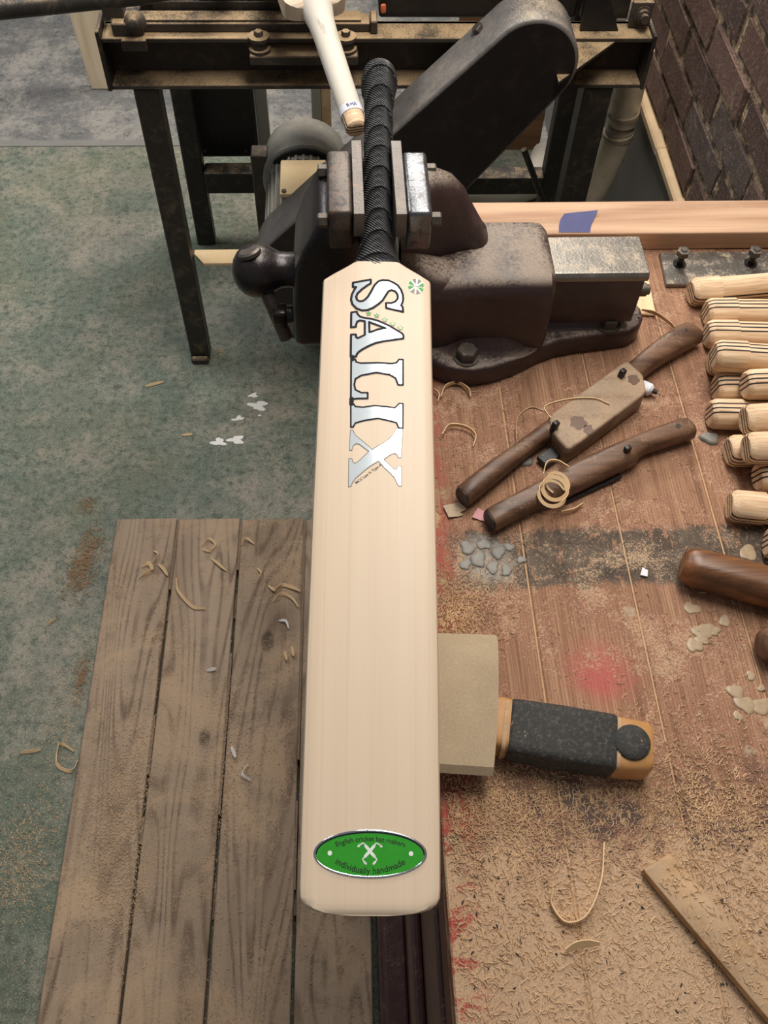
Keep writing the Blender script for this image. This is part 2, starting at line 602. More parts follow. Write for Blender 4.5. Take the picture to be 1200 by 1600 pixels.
def m_iron(name, base, rough, metal, dusty, rust=0.0, tint=S(196, 168, 132), chips=0.0, scale=45.0, speck=0.30):
    b = B(name)
    p = b.pos()
    n = b.noise(p, 45, 5, 0.65, 0.3)
    c = b.mix(n, tuple(q * 0.65 for q in base), tuple(min(1, q * 1.4) for q in base))
    if rust:
        c = b.mix(b.math('MULTIPLY', b.step(b.noise(p, 85, 5, 0.7, 0.8), 0.58, 0.68), rust), c, S(150, 92, 54))
    if chips:
        c = b.mix(b.math('MULTIPLY', b.step(b.noise(p, 70, 5, 0.75, 1.2), 0.52, 0.6), chips), c, S(44, 44, 48))
    if speck:
        c = b.mix(b.step(b.noise(p, 420, 3, 0.7), 0.66, 0.74, 0, speck), c, tint)
        c = b.mix(b.math('MULTIPLY', b.step(b.noise(p, 26, 5, 0.7, 0.5), 0.5, 0.75), speck * 0.5), c, tint)
    f = None
    if dusty:
        c, f = b.dust(c, dusty, tint, scale)
    r = b.math('ADD', rough, b.math('MULTIPLY', f, 0.4)) if f is not None else rough
    mt = b.math('MULTIPLY', metal, b.math('SUBTRACT', 1.0, f)) if f is not None else metal
    return b.done(c, r, mt, b.bump(b.noise(p, 220, 4, 0.7), 0.3, 0.0015))


def m_brick():
    b = B('old_brick')
    p = b.pos()
    r = b.rnd()
    c = b.ramp(r, [(0.0, S(78, 60, 54)), (0.4, S(104, 78, 68)), (0.7, S(84, 74, 70)), (1.0, S(116, 84, 72))])
    n = b.noise(p, 38, 6, 0.75, 0.6)
    c = b.mix(b.step(n, 0.42, 0.7, 0, 0.6), c, S(58, 50, 48))
    c = b.mix(b.step(b.noise(p, 150, 6, 0.8), 0.54, 0.64, 0, 0.75), c, S(150, 130, 114))
    c = b.mix(b.step(b.noise(p, 16, 6, 0.75, 0.8), 0.55, 0.66, 0, 0.55), c, S(142, 124, 110))
    return b.done(c, 0.75, 0, b.bump(b.noise(p, 140, 5, 0.75), 0.8, 0.004), 0.3)


def m_mortar():
    b = B('dusty_mortar')
    p = b.pos()
    c = b.mix(b.step(b.noise(p, 30, 5, 0.7), 0.4, 0.65), S(78, 68, 60), S(190, 166, 134))
    return b.done(c, 0.9, 0, b.bump(b.noise(p, 160, 4), 0.8, 0.004), 0.2)


MAT = {
    'floor': m_floor('worn_green_concrete', True),
    'floor2': m_floor('grey_concrete', False),
    'deck': m_deck(),
    'bench': m_bench(),
    'willow': m_willow(),
    'blank': m_blank(),
    'brick': m_brick(),
    'mortar': m_mortar(),
    'pine': m_wood('planed_pine', S(158, 120, 94), S(200, 166, 136), 'X', 34, 0.65, 0.35, 0.55),
    'pine_end': m_wood('pine_packing', S(206, 168, 126), S(232, 200, 160), 'Y', 30, 0.6, 0.2, 0.2),
    'pale_board': m_wood('pale_timber', S(206, 184, 152), S(230, 212, 184), 'Z', 22, 0.6, 0.0, 0.2),
    'old_wood': m_wood('handled_dark_wood', S(74, 52, 40), S(120, 90, 70), 'X', 55, 0.40, 0.28, 0.5),
    'shave_body': m_wood('dust_greyed_wood', S(120, 98, 80), S(160, 140, 120), 'X', 40, 0.6, 0.8, 0.3),
    'mallet': m_wood('polished_brown_wood', S(84, 54, 34), S(142, 94, 58), 'X', 60, 0.36, 0.12, 0.6, 0.5),
    'stick': m_wood('dusty_stick', S(150, 116, 78), S(196, 160, 118), 'X', 40, 0.7, 0.9, 0.3),
    'brown_board': m_wood('brown_plywood', S(96, 70, 48), S(128, 96, 66), 'X', 20, 0.7, 0.0, 0.2),
    'apron': m_wood('dark_bench_edge', S(70, 42, 32), S(112, 68, 50), 'Y', 40, 0.6, 0.3, 0.4),
    'maroon': m_iron('maroon_paint', S(64, 36, 36), 0.45, 0.0, 0.3, 0.0, S(130, 110, 90)),
    'vise': m_iron('vise_paint', S(54, 38, 38), 0.36, 0.0, 0.80, 0.05, S(152, 137, 122), 0.35, 20, 0.14),
    'vise_dark': m_iron('oily_black_iron', S(40, 35, 35), 0.26, 0.3, 0.14, 0.10, S(140, 118, 96), 0.0, 30, 0.10),
    'steel': m_iron('bare_steel', S(126, 122, 116), 0.34, 0.85, 0.42, 0.08, S(190, 170, 140)),
    'jaw': m_iron('worn_jaw_steel', S(82, 74, 68), 0.42, 0.6, 0.25, 0.35, S(150, 128, 108), 0.75),
    'jaw_blue': m_iron('polished_jaw_steel', S(112, 114, 118), 0.28, 0.75, 0.2, 0.1, S(160, 138, 110), 0.5),
    'jaw_plate': m_iron('jaw_plate_steel', S(88, 82, 77), 0.4, 0.5, 0.1, 0.3, S(160, 138, 110)),
    'bolt': m_iron('bolt_steel', S(88, 82, 76), 0.5, 0.6, 0.3),
    'black': m_iron('black_machine_steel', S(50, 46, 42), 0.5, 0.2, 0.6, 0.05, S(170, 148, 118), 0.0, 30, 0.45),
    'dirty': m_iron('dust_caked_steel', S(62, 55, 48), 0.7, 0.1, 0.88, 0.0, S(190, 162, 124), 0.0, 14),
    'guard': m_iron('guard_steel', S(122, 118, 116), 0.42, 0.2, 0.55, 0.0, S(206, 188, 160), 0.25, 9),
    'guard_face': m_iron('guard_face_paint', S(30, 25, 25), 0.5, 0.0, 0.0, speck=0.06),
    'panel': m_iron('black_sheet', S(26, 25, 26), 0.45, 0.0, 0.0, speck=0.05),
    'motor': m_iron('motor_grey', S(150, 148, 140), 0.6, 0.0, 0.45, 0.0, S(196, 172, 136), 0.0, 22),
    'dust_lid': flat('sawdust_covered_lid', S(216, 190, 148), 0.85, 0, 0.12, 300),
    'plinth': flat('grey_plinth_paint', S(124, 122, 118), 0.75, 0, 0.2, 14),
    'ledge': flat('cream_mortar_ledge', S(196, 170, 136), 0.9, 0, 0.2, 40),
    'duct': m_iron('dusty_clear_hose', S(196, 184, 160), 0.3, 0.0, 0.4, 0.0, S(206, 190, 160)),
    'duct_pale': flat('pale_hose', S(190, 182, 168), 0.5, 0, 0.1, 20),
    'grip': None,
    'bare_wood': flat('rubbed_bare_wood', S(98, 70, 52), 0.4, 0, 0.2, 60),
    'foil': flat('silver_foil', (0.74, 0.82, 0.88), 0.12, 0.42, 0.04, 120),
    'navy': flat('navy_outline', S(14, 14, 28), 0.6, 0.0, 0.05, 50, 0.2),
    'green': flat('green_foil', S(52, 158, 44), 0.22, 0.15, 0.14, 160, 0.5, 0.4),
    'green_ink': flat('green_ink', S(70, 160, 62), 0.6, 0, 0.05),
    'white_ink': flat('white_ink', S(226, 234, 226), 0.4, 0, 0.03),
    'black_ink': flat('black_ink', S(16, 26, 16), 0.5, 0, 0.03),
    'grey_ink': flat('grey_brown_ink', S(112, 104, 92), 0.45, 0, 0.1),
    'chrome': flat('chrome_rim', (0.72, 0.74, 0.78), 0.12, 1.0, 0.05),
    'blue_ink': flat('blue_pen', S(60, 56, 120), 0.6, 0, 0.05),
    'paper': flat('white_paper', S(222, 222, 230), 0.7, 0, 0.03),
    'thread': None, 'leather': None, 'abrasive': None,
    'tape': flat('blue_masking_tape', S(112, 116, 166), 0.7, 0, 0.1, 90),
    'shaving': flat('curled_willow_shaving', S(222, 190, 146), 0.6, 0, 0.12, 120),
    'sawdust': flat('sawdust_fibre', S(216, 186, 150), 0.8, 0, 0.25, 30),
    'seam_dark': flat('dirty_packed_sawdust', S(122, 104, 86), 0.9, 0, 0.4, 120),
    'seam': flat('packed_sawdust', S(186, 152, 116), 0.9, 0, 0.4, 120),
    'sawdust_grey': flat('floor_sawdust_fibre', S(212, 186, 154), 0.8, 0, 0.3, 12),
    'sawdust_red': flat('cedar_dust', S(186, 150, 114), 0.8, 0, 0.25, 30),
    'dark_chip': flat('dark_chip', S(62, 56, 56), 0.8, 0, 0.2),
    'white_paint': flat('spilt_white_paint', S(226, 224, 220), 0.5, 0, 0.04),
    'card': flat('torn_card', S(176, 156, 132), 0.8, 0, 0.1),
    'pink': flat('pink_paper', S(206, 150, 154), 0.7, 0, 0.1),
    'glass': flat('grey_pebble_resin', S(122, 118, 111), 0.5, 0, 0.35, 170),
    'orange': flat('orange_plastic', S(214, 108, 72), 0.45, 0, 0.05),
    'grey_plastic': flat('pale_grey_board', S(168, 164, 154), 0.6, 0, 0.08),
    'glue': flat('dried_glue', S(164, 142, 114), 0.4, 0, 0.25, 160),
    'cork': flat('worn_wooden_end', S(176, 128, 76), 0.55, 0, 0.25, 50),
}

_b = B('wound_cream_thread')
_o = _b.co()
_w = _b.wave(_o, 420, 1.0, 2, 1.0, 'Y')
_c = _b.mix(_w, S(206, 198, 184), S(230, 224, 212))
_c = _b.mix(_b.step(_b.noise(_b.map(_o, (1, 0.15, 1)), 55, 5, 0.75), 0.58, 0.72, 0, 0.5), _c, S(140, 134, 124))
MAT['thread'] = _b.done(_c, 0.6, 0, _b.bump(_w, 0.3, 0.0006), 0.3)
_b = B('ribbed_black_rubber')
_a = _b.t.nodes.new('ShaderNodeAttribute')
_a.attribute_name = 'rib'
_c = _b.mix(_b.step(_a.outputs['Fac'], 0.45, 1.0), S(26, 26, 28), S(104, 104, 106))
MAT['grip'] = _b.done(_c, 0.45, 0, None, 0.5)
_b = B('rubbed_black_leather')
_o = _b.pos()
_c = _b.mix(_b.step(_b.noise(_o, 240, 5, 0.75), 0.46, 0.76), S(50, 50, 49), S(92, 88, 82))
_c = _b.mix(_b.step(_b.noise(_o, 55, 6, 0.75, 0.6), 0.62, 0.67), _c, S(196, 168, 124))
MAT['leather'] = _b.done(_c, 0.7, 0, _b.bump(_b.noise(_o, 420, 3, 0.7), 0.5, 0.0015), 0.3)
_b = B('grey_abrasive_cloth')
_o = _b.pos()
_c = _b.mix(_b.noise(_o, 26, 4, 0.6), S(146, 130, 108), S(176, 158, 132))
_c = _b.mix(_b.step(_b.noise(_o, 700, 2, 0.7), 0.45, 0.7, 0, 0.4), _c, S(196, 176, 148))
MAT['abrasive'] = _b.done(_c, 0.9, 0, _b.bump(_b.noise(_o, 800, 2, 0.7), 0.3, 0.0008), 0.2)

# ------------------------------------------------------------------ the setting
def struct(name, bm, m, parent=None, smooth=False):
    o = obj(name, bm, m, parent, smooth)
    if parent is None:
        o['kind'] = 'structure'
    return o


FLOOR = struct('floor', box(new(), -5, 3, -3, 2.594, -0.12, 0.0), MAT['floor'])
struct('floor', box(new(), -5, 3, 2.604, 8, -0.12, -0.003), MAT['floor2'])
jb = new()
box(jb, -5, 3, 2.590, 2.620, -0.10, 0.0025)
struct('trim_1', jb, MAT['plinth'])

# brick wall on the right: mortar core, every brick its own piece, grey plinth and mortar ledge
WX = 0.685
wall = struct('wall_right', box(new(), WX + 0.007, WX + 0.25, 0.2, 6.0, 0.0, 2.4), MAT['mortar'])
brick_meshes = []
for k in range(5):
    bm = new()
    box(bm, 0.001, 0.05, -0.1045, 0.1045, -0.0305, 0.0305, 0.003, 1)
    for v in bm.verts:
        v.co += Vector((random.uniform(-.002, .002), random.uniform(-.003, .003), random.uniform(-.002, .002)))
    me = mesh_of(bm, False)
    me.name = 'brick'
    me.materials.append(MAT['brick'])
    brick_meshes.append(me)
for row in range(14):
    z = 0.625 + 0.0375 + row * 0.075
    for c in range(10):
        y = 0.95 + c * 0.225 + (0.1125 if row % 2 else 0.0) + random.uniform(-.004, .004)
        o = bpy.data.objects.new('brick', random.choice(brick_meshes))
        o.parent = wall
        o.location = Vector((WX + random.uniform(0, 0.004), y, z)) - ROOT[wall].translation
        o.rotation_euler = (random.uniform(-.01, .01), 0, random.uniform(-.012, .012))
        COL.objects.link(o)
struct('baseboard_right', box(new(), WX - 0.004, WX + 0.01, 0.2, 6.0, 0.0, 0.602), MAT['plinth'])
bm = new()
for i in range(24):
    y0 = 0.3 + i * 0.23
    box(bm, WX - 0.016 + random.uniform(-.003, .003), WX + 0.02, y0, y0 + 0.235, 0.600, 0.621 + random.uniform(-.003, .002), 0.004, 1)
struct('trim_2', bm, MAT['ledge'])

# white paint splashed on the floor: thin dried puddles
for (cx, cy, r) in ((-0.212, 1.522, .026), (-0.226, 1.556, .013), (-0.305, 1.408, .020), (-0.262, 1.414, .022), (-0.258, 1.482, .012), (-0.272, 1.478, .006), (-0.208, 1.490, .005)):
    pts = []
    q1, q2 = random.uniform(0, 6), random.uniform(0, 6)
    for i in range(36):
        a = 2 * math.pi * i / 36
        rr = r * (0.72 + 0.22 * math.sin(3 * a + q1) + 0.14 * math.sin(5 * a + q2) + random.uniform(-.06, .06))
        pts.append((cx + rr * 1.1 * math.cos(a), cy + rr * 0.75 * math.sin(a)))
    obj('paint_splash', prism(new(), pts, 0.0, 0.0012), MAT['white_paint'], FLOOR, label='splash of dried white paint')

# ------------------------------------------------------------------ duckboard
db = thing('duckboard', 'weathered brown plank duckboard on the green floor beside the bench', 'duckboard', (-0.25, 0.5, 0))
edges = [-0.535, -0.3955, -0.2535, -0.1085, 0.030]
tops = [1.170, 1.165, 1.161, 1.157]
for i in range(4):
    g = 0.0026
    x0, x1 = edges[i] + g, edges[i + 1] - g
    t = new()
    box(t, x0, x1, -0.45, tops[i], 0.008, 0.030 + (0.001 if i == 1 else 0), 0.002, 1)
    # boards are a little bowed and lean towards the left at the top end
    for v in t.verts:
        s = (v.co.y - 0.16) / 1.0
        v.co.x += 0.016 * s + 0.0015 * math.sin(v.co.y * 5 + i)
    obj('plank', t, MAT['deck'], db, smooth=False)
for (i, y0, y1) in ((1, .985, 1.158), (1, .58, .70), (1, .45, .50), (2, 1.03, 1.155), (2, .50, .83), (3, .60, 1.15), (3, .36, .52)):
    xg = edges[i] + 0.016 * ((y0 + y1) / 2 - 0.16)
    t = box(new(), -0.0024, 0.0024, y0, y1, 0.012, 0.0285)
    for v in t.verts:
        v.co.x += edges[i] + 0.016 * (v.co.y - 0.16) + 0.0015 * math.sin(v.co.y * 5 + i)
    obj('packed_sawdust', t, MAT['seam_dark'], db, smooth=False)
for y in (-0.2, 0.35, 0.95):
    obj('bearer', box(new(), -0.51, 0.02, y - 0.03, y + 0.03, 0.0, 0.0085), MAT['deck'], db, smooth=False)

# ------------------------------------------------------------------ workbench
BZ = 0.97
wb = thing('workbench', 'paint-stained plank workbench strewn with sawdust', 'workbench', (0.38, 0.4, 0))
bx = [0.078, 0.187, 0.294, 0.400, 0.507, 0.614, 0.684]
for i in range(6):
    t = box(new(), bx[i] + 0.0008, bx[i + 1] - 0.0008, -0.42, 1.027, BZ - 0.036, BZ + (0.0006 if i % 2 else 0), 0.0015, 1)
    bmesh.ops.subdivide_edges(t, edges=t.edges[:], cuts=1)
    obj('board', t, MAT['bench'], wb, smooth=False)
obj('apron', box(new(), 0.079, 0.100, -0.42, 1.022, 0.878, BZ - 0.037, 0.002), MAT['apron'], wb, smooth=False)
obj('steel_rail', box(new(), 0.088, 0.12, -0.42, 0.99, 0.770, 0.876, 0.002), MAT['black'], wb, smooth=False)
obj('side_panel', box(new(), 0.083, 0.66, -0.40, 0.985, 0.09, 0.769, 0.003), MAT['maroon'], wb, smooth=False)
obj('panel_rib', box(new(), 0.070, 0.0825, -0.40, 0.985, 0.46, 0.56, 0.004), MAT['maroon'], wb, smooth=False)
obj('lower_ledge', box(new(), 0.047, 0.0825, -0.40, 0.985, 0.10, 0.16, 0.004), MAT['maroon'], wb, smooth=False)
obj('plinth', box(new(), 0.040, 0.66, -0.40, 0.985, 0.0, 0.089, 0.003), MAT['maroon'], wb, smooth=False)
for i in range(1, 6):
    obj('seam_sawdust', box(new(), bx[i] - 0.0009, bx[i] + 0.0009, -0.42, 1.02, BZ - 0.010, BZ - 0.0012), MAT['seam'], wb, smooth=False)
tag(obj('timber_batten', box(new(), 0.11, 0.684, 0.961, 1.027, BZ + 0.0008, BZ + 0.0285, 0.002, 2), MAT['pine'], smooth=False), 'planed pine batten along the back edge of the bench', 'batten')

# ------------------------------------------------------------------ bench vise
VY = 0.815
vi = thing('bench_vise', 'large dark maroon bench vise gripping the finished bat by its handle', 'vise', (0.16, VY, BZ))
UY, VZ = (0, 1, 0), (0, 0, 1)
half = [(.093, -.045), (.099, -.066), (.112, -.080), (.130, -.088), (.152, -.091), (.175, -.087), (.204, -.076), (.235, -.057),
        (.258, -.047), (.285, -.041), (.320, -.036), (.348, -.031), (.362, -.022), (.369, -.008)]
outline = [(x, VY + y) for x, y in half] + [(x, VY - y) for x, y in reversed(half)]
bm = prism(new(), outline, BZ, BZ + 0.031, 'xy', 0.006, 3)
obj('base', bm, MAT['vise'], vi)
bm = new()
loft(bm, [((.066, VY, 1.045), .050, .045, 4), ((.085, VY, 1.040), .056, .052, 4.5), ((.125, VY, 1.041), .0585, .057, 5), ((.155, VY, 1.041), .0595, .0605, 5.5),
          ((.224, VY, 1.041), .0595, .0605, 5.5), ((.234, VY, 1.041), .058, .059, 5.5), ((.2395, VY, 1.041), .053, .054, 5.5)], UY, VZ, 48, 4)
loft(bm, [((.112, VY, 0.985), .052, .052, 5), ((.125, VY, 1.00), .056, .05, 5), ((.215, VY, 1.00), .056, .05, 5), ((.230, VY, 0.985), .05, .05, 5)], UY, VZ, 32, 5)
# fillet between pedestal and base plate
loft(bm, [((.17, VY, 0.999), .075, .076, 3), ((.17, VY, 1.006), .068, .066, 3), ((.17, VY, 1.022), .062, .059, 3)], (1, 0, 0), (0, 1, 0), 40, 3)
loft(bm, [((.27, VY, 0.999), .075, .034, 3), ((.27, VY, 1.004), .070, .028, 3), ((.27, VY, 1.016), .066, .024, 3)], (1, 0, 0), (0, 1, 0), 32, 3)
# rounded neck that carries the fixed jaw
loft(bm, [((.067, .824, 1.120), .042, .066, 3), ((.085, .829, 1.124), .036, .066, 2.6), ((.105, .835, 1.120), .031, .067, 2.4), ((.122, .839, 1.112), .029, .066, 2.3),
          ((.138, .842, 1.098), .029, .061, 2.3), ((.150, .843, 1.082), .030, .052, 2.4), ((.164, .842, 1.066), .033, .042, 2.6), ((.180, .838, 1.046), .036, .042, 3)], UY, VZ, 40)
loft(bm, [((.067, .790, 1.075), .030, .052, 3), ((.085, .789, 1.068), .031, .046, 2.6), ((.105, .789, 1.060), .031, .044, 2.5), ((.13, .790, 1.052), .031, .045, 2.5), ((.155, .793, 1.048), .031, .046, 2.6), ((.170, .795, 1.040), .030, .044, 3)], UY, VZ, 36)
obj('fixed_body', bm, MAT['vise'], vi)
bm = new()
prism(bm, [(-.055, 1.0), (-.0535, 1.06), (-.048, 1.112), (-.040, 1.136), (-.030, 1.156), (-.020, 1.178), (-.012, 1.185), (.0235, 1.172), (.0235, 1.0)], VY - .052, VY + .052, 'xz', 0.010, 4)
obj('sliding_body', bm, MAT['vise_dark'], vi)
obj('jaw', box(new(), -.011, .0150, VY - .058, VY + .044, 1.150, 1.1985, .005, 3), MAT['jaw'], vi, label='rusty moving jaw')
obj('jaw', box(new(), .0685, .0945, VY - .060, VY + .041, 1.150, 1.1985, .005, 3), MAT['jaw_blue'], vi, label='polished fixed jaw')
obj('jaw_plate', box(new(), .0150, .0262, VY - .063, VY + .057, 1.172, 1.200, .0006, 1), MAT['jaw_plate'], vi)
obj('jaw_plate', box(new(), .0572, .0685, VY - .064, VY + .056, 1.172, 1.200, .0006, 1), MAT['jaw_plate'], vi)
for (x, sgn) in ((-.011, -1), (.0945, 1)):
    for y in (VY - .050, VY + .026):
        obj('jaw_screw', hexbolt(new(), (x, y, 1.184 if y > VY else 1.182), (sgn, 0, 0), .0075, .010), MAT['bolt'], vi, smooth=False)
bm = new()
prism(bm, [(VY - .029, 1.012), (VY - .031, 1.03), (VY - .031, 1.079), (VY + .033, 1.079), (VY + .033, 1.012)], .20, .3465, 'yz', .003, 2)
obj('slide', bm, MAT['vise'], vi)
bm = new()
prism(bm, [(VY - .033, 1.0795), (VY - .033, 1.086), (VY - .029, 1.0905), (VY + .031, 1.0905), (VY + .035, 1.086), (VY + .035, 1.0795)], .236, .3485, 'yz', .001, 1)
obj('slide_top', bm, MAT['steel'], vi, smooth=False)
obj('slide_screw_end', lathe(new(), (.344, VY - .012, 1.048), (1, 0, 0), [(0, .008), (.014, .008), (.0145, .0065), (.018, .006)]), MAT['bolt'], vi)
for (x, y) in ((.146, VY - .071), (.322, VY - .021), (.146, VY + .071), (.322, VY + .021)):
    bm = new()
    cyl(bm, (x, y, 1.0), (x, y, 1.003), .0155, n=24)
    hexbolt(bm, (x, y, 1.003), (0, 0, 1), .0128, .012)
    obj('mounting_bolt', bm, MAT['bolt'], vi, smooth=False)
bm = new()
lathe(bm, (-.048, VY + .015, 1.060), (-1, 0, 0), [(0, .021), (.010, .0200), (.020, .0205), (.028, .0245), (.036, .0292), (.045, .0315), (.054, .0308), (.062, .0275), (.069, .0215), (.074, .013), (.076, .004)], 32)
obj('screw_ball', bm, MAT['vise_dark'], vi)
bm = new()
cyl(bm, (-.101, VY + .011, 1.0895), (-.066, VY - .020, .985), .0085, n=16)
lathe(bm, (-.1005, VY + .0115, 1.086), Vector((-.101, VY + .011, 1.0895)) - Vector((-.066, VY - .020, .985)), [(0, .0135), (.004, .0135), (.006, .011)], 20)
obj('tommy_bar', bm, MAT['jaw_plate'], vi)
bm = new()
prof = []
for i in range(40):
    prof += [(i * .0022, .0072), (i * .0022 + .0011, .0092)]
lathe(bm, (-.062, VY - .015, 1.021), (1, 0, 0), prof, 16)
obj('threaded_rod', bm, MAT['vise_dark'], vi)
bm = new()
obox(bm, (-.071, VY - .016, 1.020), (.018, .020, .020), 0, .004, 3)
cyl(bm, (-.063, VY - .016, 1.020), (-.050, VY - .016, 1.020), .0105, n=16)
obj('rod_nut', bm, MAT['vise_dark'], vi)

# ------------------------------------------------------------------ the finished cricket bat
bO = Vector((.012, .135, 1.042))
bd = Vector((.043, .978, .205)).normalized()
ba = bd.cross(Vector((0, 0, 1))).normalized()
bn = ba.cross(bd)
bM = Matrix((ba, bd, bn)).transposed().to_4x4()
bM.translation = bO
bat = thing('cricket_bat', 'finished pale willow cricket bat with black grip clamped in the vise', 'cricket bat', matrix=bM)
CAMB = 0.0020


def face_z(u):
    return -CAMB * (u / .054) ** 2


WPROF = [(-.0020, .018), (-.0012, .030), (.0004, .040), (.0030, .0475), (.0065, .0522), (.0110, .0545), (.018, .0550), (.06, .0556), (.2, .0562),
         (.35, .0556), (.46, .0545), (.55, .0541), (.578, .0540), (.5805, .0537), (.5835, .0495), (.5875, .0440), (.5925, .0360), (.5975, .0285), (.601, .0240)]
EDGE = [(-.0020, .016), (.011, .018), (.06, .026), (.2, .037), (.46, .033), (.578, .022), (.598, .022), (.64, .022)]
SPINE = [(-.0020, .019), (.011, .022), (.06, .036), (.2, .060), (.46, .050), (.578, .034), (.598, .028), (.64, .024)]


def interp(t, v):
    for (a, x), (b, y) in zip(t[:-1], t[1:]):
        if v <= b:
            return x + (y - x) * max(0, (v - a)) / (b - a)
    return t[-1][1]


vsamp = sorted({v for v, _ in WPROF} | {.1, .15, .25, .3, .4, .5})
rs = []
for v in vsamp:
    w, te, sp = interp(WPROF, v), interp(EDGE, v), interp(SPINE, v)
    r = min(.0045, w * .3)
    toe_in = .0022 if v < -.001 else (.001 if v < .001 else (.0004 if v < .004 else 0))
    ring = []
    for i in range(15):
        u = -w + r + (2 * (w - r)) * i / 14
        ring.append((u, v, face_z(u) - toe_in))
    ez = face_z(w) - toe_in
    ring += [(w - r * .3, v, ez - r * .3), (w, v, ez - r)]
    ring += [(w, v, -te + r), (w - r * .3, v, -te + r * .3), (w - r, v, -te)]
    for i in range(1, 8):
        u = w - r - 2 * (w - r) * i / 8
        ring.append((u, v, -te - (sp - te) * (1 - abs(u) / w) ** 1.0))
    ring += [(-w + r, v, -te), (-w + r * .3, v, -te + r * .3), (-w, v, -te + r), (-w, v, ez - r), (-w + r * .3, v, ez - r * .3)]
    rs.append([Vector(p) for p in ring])
obj('blade', rings(new(), rs), MAT['willow'], bat, local=True)

# ribbed rubber grip, each scalloped turn and each rib in the surface
HW = [(.596, .0292), (.600, .0270), (.606, .0238), (.615, .0205), (.626, .0178), (.640, .0160), (.655, .0150), (.73, .0148), (.815, .0150), (.828, .0165), (.838, .0186), (.852, .0194), (.864, .0188), (.871, .0165), (.8755, .0115), (.878, .004)]
HH = [(.596, .0125), (.606, .0135), (.626, .0140), (.655, .0146), (.815, .0148), (.838, .0180), (.852, .0188), (.864, .0182), (.871, .016), (.8755, .011), (.878, .004)]
rs = []
ribh = []
NV, NU = 560, 176
for i in range(NV + 1):
    v = .596 + (.878 - .596) * i / NV
    w, h = interp(HW, v), interp(HH, v)
    ring = []
    for k in range(NU):
        th = 2 * math.pi * k / NU
        top = math.cos(th - math.pi / 2)
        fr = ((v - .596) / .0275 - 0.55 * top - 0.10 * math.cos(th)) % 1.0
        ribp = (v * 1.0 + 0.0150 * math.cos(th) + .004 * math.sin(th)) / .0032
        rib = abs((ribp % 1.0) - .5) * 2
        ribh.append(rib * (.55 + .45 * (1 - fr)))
        damp = (1.0 if v > .606 else max(0, (v - .596) / .010)) if v < .868 else max(0, (.878 - v) / .010)
        dr = (.0016 * (1 - fr) - .0008 + .0017 * (math.sqrt(rib) - .6)) * damp
        ring.append(Vector(((w + dr) * math.cos(th), v, -.0128 + (h + dr) * math.sin(th))))
    rs.append(ring)
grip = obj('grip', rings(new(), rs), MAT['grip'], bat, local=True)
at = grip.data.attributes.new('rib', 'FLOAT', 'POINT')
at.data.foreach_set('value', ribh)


def tess(contours):
    from mathutils.geometry import tessellate_polygon
    cs = [[Vector((x, y, 0)) for x, y in c] for c in contours]
    tris = tessellate_polygon(cs)
    flat_ = [v for c in cs for v in c]
    return flat_, tris


def decal(contours, lift, thick=0.00025, cuts=True, mapper=None):
    """thin foil following the camber of the bat face (mm in, metres out)"""
    bm = new()
    vs_, tris = tess(contours)
    bv = [bm.verts.new(v) for v in vs_]
    for t in tris:
        try:
            bm.faces.new([bv[i] for i in t])
        except ValueError:
            pass
    return finish_decal(bm, lift, thick, cuts, mapper)


def finish_decal(bm, lift, thick=0.00025, cuts=True, mapper=None):
    if cuts:
        u = -52
        while u < 53:
            bmesh.ops.bisect_plane(bm, geom=bm.verts[:] + bm.edges[:] + bm.faces[:], plane_co=(u, 0, 0), plane_no=(1, 0, 0))
            u += 2.6
    for v in bm.verts:
        x, y = v.co.x / 1000, v.co.y / 1000
        v.co = Vector((x, y, face_z(x) + lift))
    bmesh.ops.recalc_face_normals(bm, faces=bm.faces)
    up = sum(f.normal.z * f.calc_area() for f in bm.faces)
    if up < 0:
        bmesh.ops.reverse_faces(bm, faces=bm.faces)
    return bm


def strokes(bm, pts, w, closed=True):
    n = len(pts)
    for i in range(n if closed else n - 1):
        a, b = Vector((*pts[i], 0)), Vector((*pts[(i + 1) % n], 0))
        d = (b - a)
        if d.length < 1e-6:
            continue
        d.normalize()
        o = Vector((-d.y, d.x, 0)) * w / 2
        bm.faces.new([bm.verts.new(p) for p in (a - o, b - o, b + o, a + o)])
    for p in pts:
        c = Vector((*p, 0))
        bm.faces.new([bm.verts.new(c + Vector((math.cos(t), math.sin(t), 0)) * w / 2) for t in [2 * math.pi * k / 8 for k in range(8)]])
    return bm


def decal_obj(name, bm, m, parent, label=None):
    for f in bm.faces:
        if f.normal.z < 0:
            f.normal_flip()
    me = bpy.data.meshes.new(name)
    for f in bm.faces:
        f.smooth = True
    bm.to_mesh(me)
    bm.free()
    me.materials.append(m)
    o = bpy.data.objects.new(name, me)
    o.parent = parent
    ROOT[o] = ROOT[parent]
    if label:
        o['label'] = label
    COL.objects.link(o)
    return o


def text_bm(s, size, warp):
    """lettering from Blender's built-in face; warp maps (x, y) mm to (u, v) mm"""
    cu = bpy.data.curves.new('t', 'FONT')
    cu.body = s
    cu.size = size
    cu.align_x = 'CENTER'
    cu.resolution_u = 3
    cu.offset = 0.008 * size
    ob = bpy.data.objects.new('t', cu)
    COL.objects.link(ob)
    dg = bpy.context.evaluated_depsgraph_get()
    me = bpy.data.meshes.new_from_object(ob.evaluated_get(dg))
    bm = new()
    bm.from_mesh(me)
    bpy.data.objects.remove(ob)
    bpy.data.curves.remove(cu)
    bpy.data.meshes.remove(me)
    for v in bm.verts:
        u, w = warp(v.co.x, v.co.y)
        v.co = Vector((u, w, 0))
    return bm


